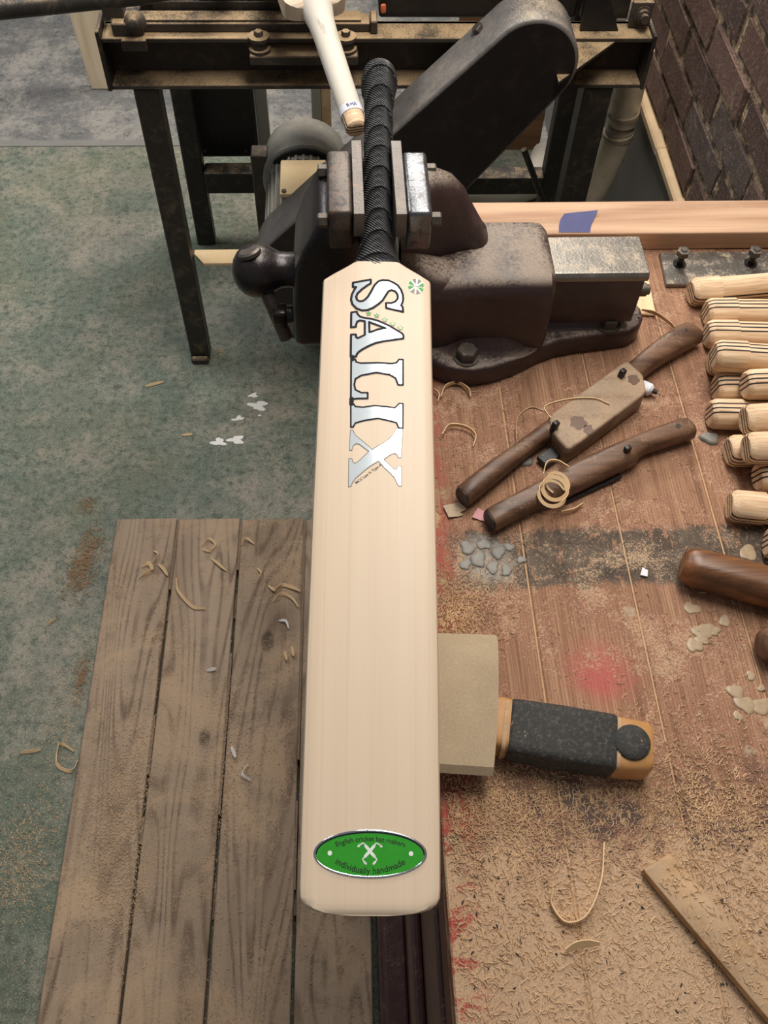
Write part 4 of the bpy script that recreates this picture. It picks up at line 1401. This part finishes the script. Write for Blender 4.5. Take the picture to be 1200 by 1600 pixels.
obox(bm, (.2330, .6165, BZ + .0075), (.034, .016, .006), .64, .001, 1)
obj('blade', bm, MAT['panel'], s1, smooth=False)
obj('hang_hole', cyl(new(), (.418, .787, BZ + .0262), (.418, .787, BZ + .0275), .0022, n=10), MAT['panel'], s1)

s2_ = thing('spokeshave', 'narrow dark wooden spokeshave with a curled shaving on it, nearer the camera', 'spokeshave', (.28, .59, BZ))
AX2 = Vector((.905, .425, 0)).normalized()
PX2 = Vector((-.425, .905, 0)).normalized()
zc = BZ + .0135
obj('sawn_end', loft(new(), [((.1515, .5263, zc), .0108, .0100, 2.8), ((.1532, .5272, zc), .0113, .0106, 2.8)], PX2, (0, 0, 1), 24), MAT['panel'], s2_)
sec = [((.153, .527, zc), .0115, .0108), ((.1545, .528, zc), .0122, .0115), ((.170, .537, zc), .0122, .0120), ((.20, .553, zc), .0128, .0125), ((.232, .569, zc), .0150, .0130),
       ((.26, .584, zc), .0155, .0132), ((.30, .604, zc), .0152, .0132), ((.316, .612, zc), .0150, .0132), ((.325, .619, zc), .0118, .0122), ((.335, .6245, zc), .0112, .0118),
       ((.36, .634, zc), .0122, .0122), ((.385, .643, zc), .0130, .0122), ((.393, .646, zc), .0122, .0112), ((.3955, .647, zc), .0095, .009)]
sec = [(c, w, h, 2.8) for c, w, h in sec]
obj('body', loft(new(), sec, PX2, (0, 0, 1), 24), MAT['old_wood'], s2_)
bm = new()
obox(bm, (.311, .606, BZ + .029), (.0075, .0060, .010), .45, .0015, 2)
obj('tang_peg', bm, MAT['panel'], s2_)
obj('hang_hole', cyl(new(), (.376, .640, BZ + .0250), (.376, .640, BZ + .0262), .0030, n=12), MAT['panel'], s2_)
bm = new()
obox(bm, (.272, .574, BZ + .004), (.075, .010, .003), .45, .001, 1)
obj('blade', bm, MAT['vise_dark'], s2_, smooth=False)

# ------------------------------------------------------------------ abrasive sleeve and leather-faced block
bm = new()
rs = []
for i in range(9):
    x = .052 + (.142 - .052) * i / 8
    ring = []
    y0, y1 = .250 + .006 * (1 - i / 8), .392 - .004 * (i / 8)
    zt = BZ + .040 - .004 * (i / 8)
    prof_ = [(y0 + .004, BZ + .0305), (y0, zt - .006), (y0 + .006, zt), (y0 + .03, zt + .002), ((y0 + y1) / 2, zt + .003), (y1 - .03, zt + .001), (y1 - .008, zt - .003), (y1, zt - .010), (y1 + .002, BZ + .004)]
    inner = [(y + (.0015 if y < .32 else -.0015), z - .0022) for y, z in reversed(prof_)]
    for (y, z) in prof_ + inner:
        ring.append(Vector((x + .018 * (y - .39) / .14 * (i / 8) + .003 * math.sin((y - .25) * 20), y, z)))
    rs.append(ring)
tag(obj('abrasive_sleeve', rings(bm, rs), MAT['abrasive']), 'wide grey-brown abrasive cloth sleeve partly hidden behind the bat', 'abrasive cloth')
bk = thing('leather_faced_block', 'wooden rubbing block with black leather top and round black plug', 'block', (.2, .28, BZ))
ANG = math.atan2(-.026, .127)
dX = Vector((math.cos(ANG), math.sin(ANG), 0))
dY = Vector((-math.sin(ANG), math.cos(ANG), 0))
c0 = Vector((.095, .314, 0))


def bp(t, s, z):
    p = c0 + dX * t + dY * s
    return (p.x, p.y, z)


secs = [(bp(t, s, BZ + .0185), w, h, 5) for t, s, w, h in ((0.0, -.006, .024, .0175), (.045, -.006, .0245, .0178), (.06, -.008, .0255, .0178), (.14, -.008, .0255, .0178), (.158, -.008, .0252, .0178), (.176, -.007, .0235, .0175), (.180, -.007, .0205, .0155))]
obj('wood_core', loft(new(), secs, dY, (0, 0, 1), 28), MAT['cork'], bk)
secs = [(bp(t, s, BZ + .0215), w, h, 6) for t, s, w, h in ((.052, -.0085, .0250, .0158), (.054, -.0085, .0260, .0172), (.10, -.0085, .0268, .0176), (.144, -.0085, .0262, .0176), (.147, -.0085, .0255, .0160))]
obj('leather_cover', loft(new(), secs, dY, (0, 0, 1), 28), MAT['leather'], bk)
for (t, w) in ((.046, .0035), (.1475, .003)):
    secs = [(bp(t, -.0085, BZ + .0200), .0248, .0172, 5), (bp(t + w, -.0085, BZ + .0200), .0252, .0176, 5)]
    obj('glue_ridge', loft(new(), secs, dY, (0, 0, 1), 28), MAT['stick'], bk)
obj('round_plug', lathe(new(), bp(.1605, -.008, BZ + .034), (0, 0, 1), [(0, .0160), (.0045, .0160), (.006, .0140), (.0068, .008)], 28), MAT['leather'], bk, label='round black plug')

# ------------------------------------------------------------------ brown tool handles, stick
dM = Vector((.93, -.345, .02)).normalized()
uM = dM.cross(Vector((0, 0, 1))).normalized()
p0 = Vector((.3425, .464, BZ + .0212))
sec = [(p0 + dM * t, w, h, 2.6) for t, w, h in ((0, .0125, .013), (.0025, .0155, .0165), (.008, .0178, .0190), (.016, .0186, .0198), (.06, .0190, .0200), (.13, .0195, .0203), (.25, .0198, .0204))]
tag(obj('tool_handle', loft(new(), sec, uM, (0, 0, 1), 28), MAT['mallet']), 'thick polished brown wooden tool handle reaching in from the right', 'handle')
p0 = Vector((.399, .372, BZ + .019))
sec = [(p0 + Vector((1, .06, 0)) * t, w, h, 2.3) for t, w, h in ((0, .009, .009), (.002, .0135, .0135), (.007, .0165, .0170), (.02, .0178, .0183), (.20, .0180, .0185))]
tag(obj('tool_handle', loft(new(), sec, (-.06, 1, 0), (0, 0, 1), 24), MAT['old_wood']), 'rounded end of a dark wooden handle at the right edge below the brown one', 'handle')
bm = new()
dS = Vector((.555, -.83, 0)).normalized()
cS = Vector((.2585, .1775, BZ + .0068)) + dS * .12
prism(bm, [(0, -.0145), (.004, .0125), (.010, .0148), (.26, .0148), (.26, -.0150), (.004, -.0150)], 0, .0115, 'xy', .002, 2)
bm.transform(Matrix.Translation((.2585, .1800, BZ + .0010)) @ Matrix.Rotation(math.atan2(dS.y, dS.x), 4, 'Z'))
tag(obj('wooden_stick', bm, MAT['stick']), 'flat wooden stick dusted with sawdust near the front of the bench', 'stick')

# ------------------------------------------------------------------ small things on the bench
gt = thing('glue_tube', 'small crumpled white tube beside the wide spokeshave', 'tube', (.357, .712, BZ))
dT = Vector((.8, -.55, .05)).normalized()
obj('tube_body', loft(new(), [(Vector((.348, .719, BZ + .0075)) + dT * t, w, h, 2.4) for t, w, h in ((0, .0095, .003), (.008, .0085, .006), (.018, .0075, .0065), (.021, .004, .004))], dT.cross(Vector((0, 0, 1))).normalized(), (0, 0, 1), 18), MAT['paper'], gt)
obj('tube_nozzle', loft(new(), [(Vector((.348, .719, BZ + .0075)) + dT * t, w, w) for t, w in ((.0195, .0035), (.027, .0022))], dT.cross(Vector((0, 0, 1))).normalized(), (0, 0, 1), 12), MAT['panel'], gt)


def scrap(name, pts, z, th, m, label, cat, bend=.002):
    bm = prism(new(), pts, z, z + th)
    bmesh.ops.subdivide_edges(bm, edges=bm.edges[:], cuts=2, use_grid_fill=True)
    cx = sum(p[0] for p in pts) / len(pts)
    for v in bm.verts:
        v.co.z += bend * min(1, abs(v.co.x - cx) / .01)
    return tag(obj(name, bm, m, smooth=False), label, cat)


scrap('card_scrap', [(.106, .554), (.126, .560), (.131, .549), (.124, .546), (.127, .542), (.111, .539)], BZ + .0009, .0008, MAT['card'], 'torn scrap of grey card by the tip of the wide spokeshave', 'scrap')
scrap('pink_scrap', [(.136, .539), (.144, .552), (.151, .545), (.149, .534)], BZ + .0009, .0006, MAT['pink'], 'scrap of pink paper between the two spokeshave tips', 'scrap')
scrap('white_chip', [(.304, .463), (.308, .472), (.313, .468), (.311, .461)], BZ + .0012, .0016, MAT['paper'], 'tiny white chip on the black paint band', 'chip', .0005)


def blob(name, x, y, r, h, m, label, cat, group=None, sx=1.0):
    bm = new()
    n = 28
    q1, q2, q3 = (random.uniform(0, 6.28) for _ in range(3))
    ks = [1 + .14 * math.sin(2 * t + q1) + .12 * math.sin(3 * t + q2) + .06 * math.sin(5 * t + q3) for t in [2 * math.pi * i / n for i in range(n)]]
    rs_ = []
    for q, hh in ((1.0, 0.0), (.96, .35), (.88, .66), (.75, .88), (.5, 1.0), (.2, .95)):
        rs_.append([Vector((x + r * sx * q * ks[i] * math.cos(2 * math.pi * i / n), y + r * q * ks[i] * math.sin(2 * math.pi * i / n), BZ + .0004 + h * hh)) for i in range(n)])
    rings(bm, rs_)
    if cat is None:
        return obj(name, bm, m, wb)
    return tag(obj(name, bm, m), label, cat, group)


blob('resin_disc', .203, .614, .0085, .004, MAT['glass'], 'grey flat pebble-like disc under the wide spokeshave', 'disc')
blob('resin_disc', .420, .640, .010, .005, MAT['glass'], 'grey disc under the end of a handle blank', 'disc')
for (x, y, r, h, sx) in ((.356, .398, .011, .0035, 1.2), (.343, .383, .010, .004, .9), (.352, .389, .007, .003, 1.1), (.367, .398, .006, .003, 1.2), (.350, .424, .008, .0025, 1.2), (.380, .409, .0075, .003, 1.0),
                         (.372, .333, .010, .0045, .9), (.391, .349, .0055, .003, 1.0), (.398, .336, .0045, .0025, 1.0), (.394, .318, .010, .003, 1.3), (.378, .320, .0105, .004, 1.1), (.425, .488, .010, .002, 1.2), (.368, .309, .0055, .002, 1.0)):
    blob('glue_drip', x, y, r * .85, h * .32, MAT['glue'], None, None, None, sx)
for (x, y, r, h, sx) in ((.128, .502, .009, .004, 1.3), (.146, .506, .008, .003, 1.0), (.160, .496, .009, .004, 1.0), (.138, .488, .010, .004, 1.2), (.152, .478, .008, .003, .9), (.166, .474, .007, .003, .8), (.124, .482, .007, .003, 1.0), (.172, .502, .006, .003, 1.0), (.183, .486, .005, .002, 1.0)):
    blob('paint_lump', x, y, r * .9, h * .35, MAT['glass'], None, None)


# ------------------------------------------------------------------ shavings
def shaving(pts, w, label, group=None, m='shaving', th=.0005, side=None, k=8):
    P = smooth_path(pts, k)
    bm = new()
    rows = []
    n = len(P)
    for i, p in enumerate(P):
        t = (P[min(i + 1, n - 1)] - P[max(i - 1, 0)]).normalized()
        s = Vector(side) if side is not None else Vector((0, 0, 1))
        s = (s - t * s.dot(t)).normalized()
        taper = .45 + .55 * min(1, 4 * min(i, n - 1 - i) / n)
        nn = t.cross(s).normalized() * th
        a = s * w * .5 * taper
        rows.append([p - a - nn, p + a - nn, p + a + nn, p - a + nn])
    rings(bm, rows)
    return tag(obj('wood_shaving', bm, MAT[m]), label, 'shaving', group)


def curl(c, r, turns, w, lift, ph, stretch, label, group=None, m='shaving', axis_tilt=.5):
    pts = []
    n = int(turns * 10) + 2
    for i in range(n):
        a = ph + 2 * math.pi * turns * i / (n - 1)
        q = r * (1 - .25 * i / n)
        pts.append(Vector((c[0] + q * math.cos(a) + stretch[0] * i / n, c[1] + q * math.sin(a) + stretch[1] * i / n, c[2] + w * .5 + r * lift * (1 + math.sin(a)))))
    return shaving(pts, w, label, group, m, k=3, side=(.35, .75, .55))


# loops on the narrow spokeshave
curl((.218, .545, BZ + .024), .0155, 2.6, .0042, .30, .4, (.010, .018), 'double looped pale shaving lying across the narrow spokeshave')
shaving([(.214, .576, BZ + .028), (.219, .588, BZ + .032), (.230, .591, BZ + .031), (.243, .584, BZ + .029)], .004, 'thin hooked shaving on top of the narrow spokeshave')
shaving([(.232, .541, BZ + .006), (.246, .544, BZ + .005), (.258, .552, BZ + .005)], .006, 'short pale shaving tail beside the double loop')
shaving([(.232, .651, BZ + .031), (.228, .667, BZ + .031), (.255, .677, BZ + .0312), (.285, .678, BZ + .0312), (.302, .669, BZ + .0314)], .0025, 'long thin shaving draped on the body of the wide spokeshave')
shaving([(.196, .642, BZ + .004), (.200, .668, BZ + .010), (.216, .680, BZ + .014), (.232, .672, BZ + .016)], .0025, 'dark wiry shaving arched behind the wide spokeshave', m='stick')
shaving([(.168, .160, BZ + .010), (.166, .148, BZ + .004), (.176, .134, BZ + .004), (.194, .139, BZ + .006), (.210, .165, BZ + .007), (.218, .196, BZ + .008)], .006, 'big hook shaped shaving on the sawdust near the front of the bench')
shaving([(.172, .112, BZ + .007), (.184, .116, BZ + .009), (.200, .116, BZ + .010)], .008, 'wide short shaving below the hook shaped one', side=(0, .6, .8))
for i, pts in enumerate(([(.115, .706, 0), (.122, .722, 0), (.136, .727, 0), (.148, .717, 0), (.150, .705, 0)],
                         [(.108, .718, 0), (.113, .709, 0), (.111, .699, 0)],
                         [(.112, .650, 0), (.122, .663, 0), (.140, .660, 0), (.150, .648, 0), (.146, .632, 0)])):
    shaving([(x, y, BZ + .006) for x, y, _ in pts], .005, ('curved shaving at the foot of the vise base', 'short shaving by the bat edge under the vise', 'arched shaving on the red stain left of the wide spokeshave')[i])
shaving([(.379, .842, BZ + .008), (.396, .836, BZ + .007), (.412, .818, BZ + .006), (.418, .805, BZ + .004)], .005, 'fibrous splinter hanging from the packing strip', m='stick')

# on the duckboard and floor
DZ = .031
deck_sh = [
    ([(-.447, 1.040, 0), (-.432, 1.046, 0), (-.424, 1.030, 0), (-.438, 1.020, 0), (-.450, 1.008, 0)], .012, 'crumpled pale shaving at the top of the second gap in the duckboard'),
    ([(-.424, 1.052, 0), (-.415, 1.070, 0), (-.425, 1.080, 0)], .006, 'small curled tail beside the crumpled shaving on the duckboard'),
    ([(-.412, 1.046, 0), (-.398, 1.030, 0), (-.389, 1.016, 0)], .010, 'straight pale chip shaving at the start of the duckboard gap'),
    ([(-.370, 1.010, 0), (-.362, .975, 0), (-.330, .938, 0), (-.302, .932, 0)], .009, 'long arc shaving on the second plank of the duckboard'),
    ([(-.320, 1.090, 0), (-.305, 1.106, 0), (-.290, 1.092, 0), (-.300, 1.075, 0), (-.318, 1.080, 0)], .007, 'small ring shaving near the top of the second plank'),
    ([(-.298, 1.058, 0), (-.280, 1.040, 0), (-.262, 1.024, 0)], .008, 'short crossed shaving high on the second plank'),
    ([(-.234, 1.090, 0), (-.222, 1.104, 0), (-.204, 1.092, 0)], .006, 'hooked shaving at the top of the third plank'),
    ([(-.196, 1.030, 0), (-.186, 1.014, 0), (-.198, .992, 0)], .006, 'bent shaving in the middle of the third plank near the top'),
    ([(-.170, .985, 0), (-.155, .972, 0), (-.140, .985, 0), (-.118, .978, 0), (-.100, .968, 0)], .010, 'twisted shaving beside the bat on the third plank'),
    ([(-.160, .945, 0), (-.140, .962, 0), (-.118, .952, 0), (-.104, .930, 0)], .007, 'arched shaving below the twisted one beside the bat'),
    ([(-.145, .900, 0), (-.130, .896, 0), (-.124, .880, 0)], .007, 'white curl on the third plank under the arched shaving'),
    ([(-.118, .838, 0), (-.112, .815, 0)], .012, 'broad pale chip by the bat edge on the duckboard'),
    ([(-.132, .828, 0), (-.126, .806, 0)], .010, 'narrow pale chip left of the broad one by the bat'),
    ([(-.290, .790, 0), (-.270, .792, 0)], .009, 'white rectangular chip on the second plank'),
    ([(-.232, .628, 0), (-.222, .604, 0)], .011, 'white upright chip on the third plank'),
    ([(-.198, .592, 0), (-.208, .572, 0), (-.192, .560, 0)], .007, 'bent curl below the white upright chip'),
]
for pts, w, lab in deck_sh:
    shaving([(x, y, DZ + .0035 + .006 * math.sin(i * 1.3) ** 2) for i, (x, y, _) in enumerate(pts)], w * .75, lab, 'shavings on the duckboard', 'white_paint' if 'white' in lab else 'shaving', side=(.5, .6, .6))
floor_sh = [
    ([(-.545, .640, 0), (-.575, .655, 0), (-.575, .615, 0), (-.545, .600, 0), (-.535, .622, 0)], 'looped shaving on the floor left of the duckboard'),
    ([(-.650, .640, 0), (-.610, .645, 0)], 'straight pink-brown chip on the green floor near the left edge'),
    ([(-.640, .920, 0), (-.625, .935, 0)], 'small pale chip on the green floor left of the duckboard'),
    ([(-.500, 1.590, 0), (-.455, 1.605, 0)], 'straight shaving on the floor left of the machine leg'),
    ([(-.395, 1.43, 0), (-.37, 1.432, 0)], 'short pale stick of shaving on the floor in front of the machine leg'),
]
for pts, lab in floor_sh:
    shaving([(x, y, .0045) for x, y, _ in pts], .007, lab, 'shavings on the floor', side=(.4, .6, .6))


# ------------------------------------------------------------------ sawdust: uncountable fibres
def fibres(name, pts, L, W, m, label, curl_=.4):
    V_, F_ = [], []
    for (x, y, z) in pts:
        l = random.uniform(*L) * .5
        w = random.uniform(*W) * .5
        a = random.uniform(0, 2 * math.pi)
        c, s = math.cos(a), math.sin(a)
        bend = random.uniform(-curl_, curl_) * l
        tl = random.uniform(0, .35) * l
        k = len(V_)
        for (t, b_) in ((-1, 0), (0, bend), (1, 0)):
            px, py = x + c * l * t - s * b_, y + s * l * t + c * b_
            zz = z + w + tl * (t + 1) * .5
            V_ += [(px - s * w, py + c * w, zz - w), (px + s * w, py - c * w, zz - w), (px, py, zz + w * .6)]
        for q in (0, 3):
            i = k + q
            F_ += [(i, i + 1, i + 4, i + 3), (i + 1, i + 2, i + 5, i + 4), (i + 2, i, i + 3, i + 5)]
        F_ += [(k, k + 2, k + 1), (k + 6, k + 7, k + 8)]
    me = bpy.data.meshes.new(name)
    me.from_pydata(V_, [], F_)
    me.materials.append(MAT[m])
    o = bpy.data.objects.new(name, me)
    COL.objects.link(o)
    tag(o, label, 'sawdust', None, 'stuff')
    return o


def gauss(cx, cy, sx, sy):
    return random.gauss(cx, sx), random.gauss(cy, sy)


def clear_of_things(x, y):
    if .235 < x < .345 and .03 < y < .19:
        return False
    return True


zb = BZ + .0008
pts = []
while len(pts) < 15000:
    r = random.random()
    if r < .62:
        x, y = random.uniform(.085, .60), .245 - abs(random.gauss(0, .14))
    elif r < .72:
        x, y = gauss(.13, .232, .05, .022)
    elif r < .80:
        x, y = gauss(.105, .425, .022, .022)
    elif r < .88:
        x, y = gauss(.30, .245, .05, .03)
    else:
        x, y = random.uniform(.085, .66), random.uniform(.2, .9)
    if not (.084 < x < .66 and -.15 < y < .90):
        continue
    if .09 < x < .38 and .72 < y:
        continue
    pts.append((x, y, zb))
for _ in range(260):
    q = Vector((.2585, .1800, 0)) + dS * random.uniform(.012, .25) + Vector((-dS.y, dS.x, 0)) * random.uniform(-.012, .012)
    pts.append((q.x, q.y, BZ + .0128))
fibres('bench_sawdust', pts, (.002, .0065), (.0004, .0009), 'sawdust', 'pale sawdust fibres scattered over the bench top')
pts = [(random.uniform(.09, .50), .21 - abs(random.gauss(0, .11)), zb) for _ in range(260)]
fibres('dark_bark_crumbs', pts, (.0012, .0035), (.0006, .0013), 'dark_chip', 'dark crumbs mixed into the bench sawdust')
pts = []
while len(pts) < 8000:
    r = random.random()
    if r < .34:
        x, y = gauss(-.43, .50, .035, .09)
    elif r < .46:
        x, y = gauss(-.40, .37, .03, .05)
    elif r < .58:
        x, y = gauss(-.255, .58, .03, .12)
    else:
        x, y = random.uniform(-.53, .02), random.uniform(-.1, 1.15)
    if -.525 < x < .025 and -.2 < y < 1.155:
        pts.append((x, y, .0312))
fibres('duckboard_sawdust', pts, (.0018, .005), (.0005, .001), 'sawdust_grey', 'sawdust fibres drifted over the duckboard planks')
pts = []
while len(pts) < 3600:
    r = random.random()
    if r < .30:
        x, y = gauss(-.615, .43, .035, .06)
    elif r < .42:
        x, y = gauss(-.575, .70, .02, .12)
    elif r < .60:
        x, y = random.uniform(-1.0, -.54), random.uniform(.1, 1.4)
    elif r < .66:
        x, y = gauss(-.33, 1.71, .04, .03)
    else:
        x, y = random.uniform(-1.2, .0), random.uniform(1.2, 2.5)
    if x < -.545 or y > 1.19:
        pts.append((x, y, .0004))
fibres('floor_sawdust', pts, (.002, .007), (.0005, .0013), 'sawdust_grey', 'sawdust fibres scattered on the concrete floor')
pts = []
for (cx, cy, sx, sy, n) in ((-.575, 1.115, .014, .030, 420), (-.592, 1.040, .018, .030, 520), (-.552, .80, .008, .030, 220), (-.60, 1.23, .012, .014, 120)):
    for _ in range(n):
        x, y = gauss(cx, cy, sx, sy)
        if x < -.530 or y > 1.18:
            pts.append((x, y, random.uniform(0, .006)))
fibres('cedar_dust_pile', pts, (.003, .009), (.0005, .0012), 'sawdust_red', 'small orange-brown pile of shavings against the top left corner of the duckboard')
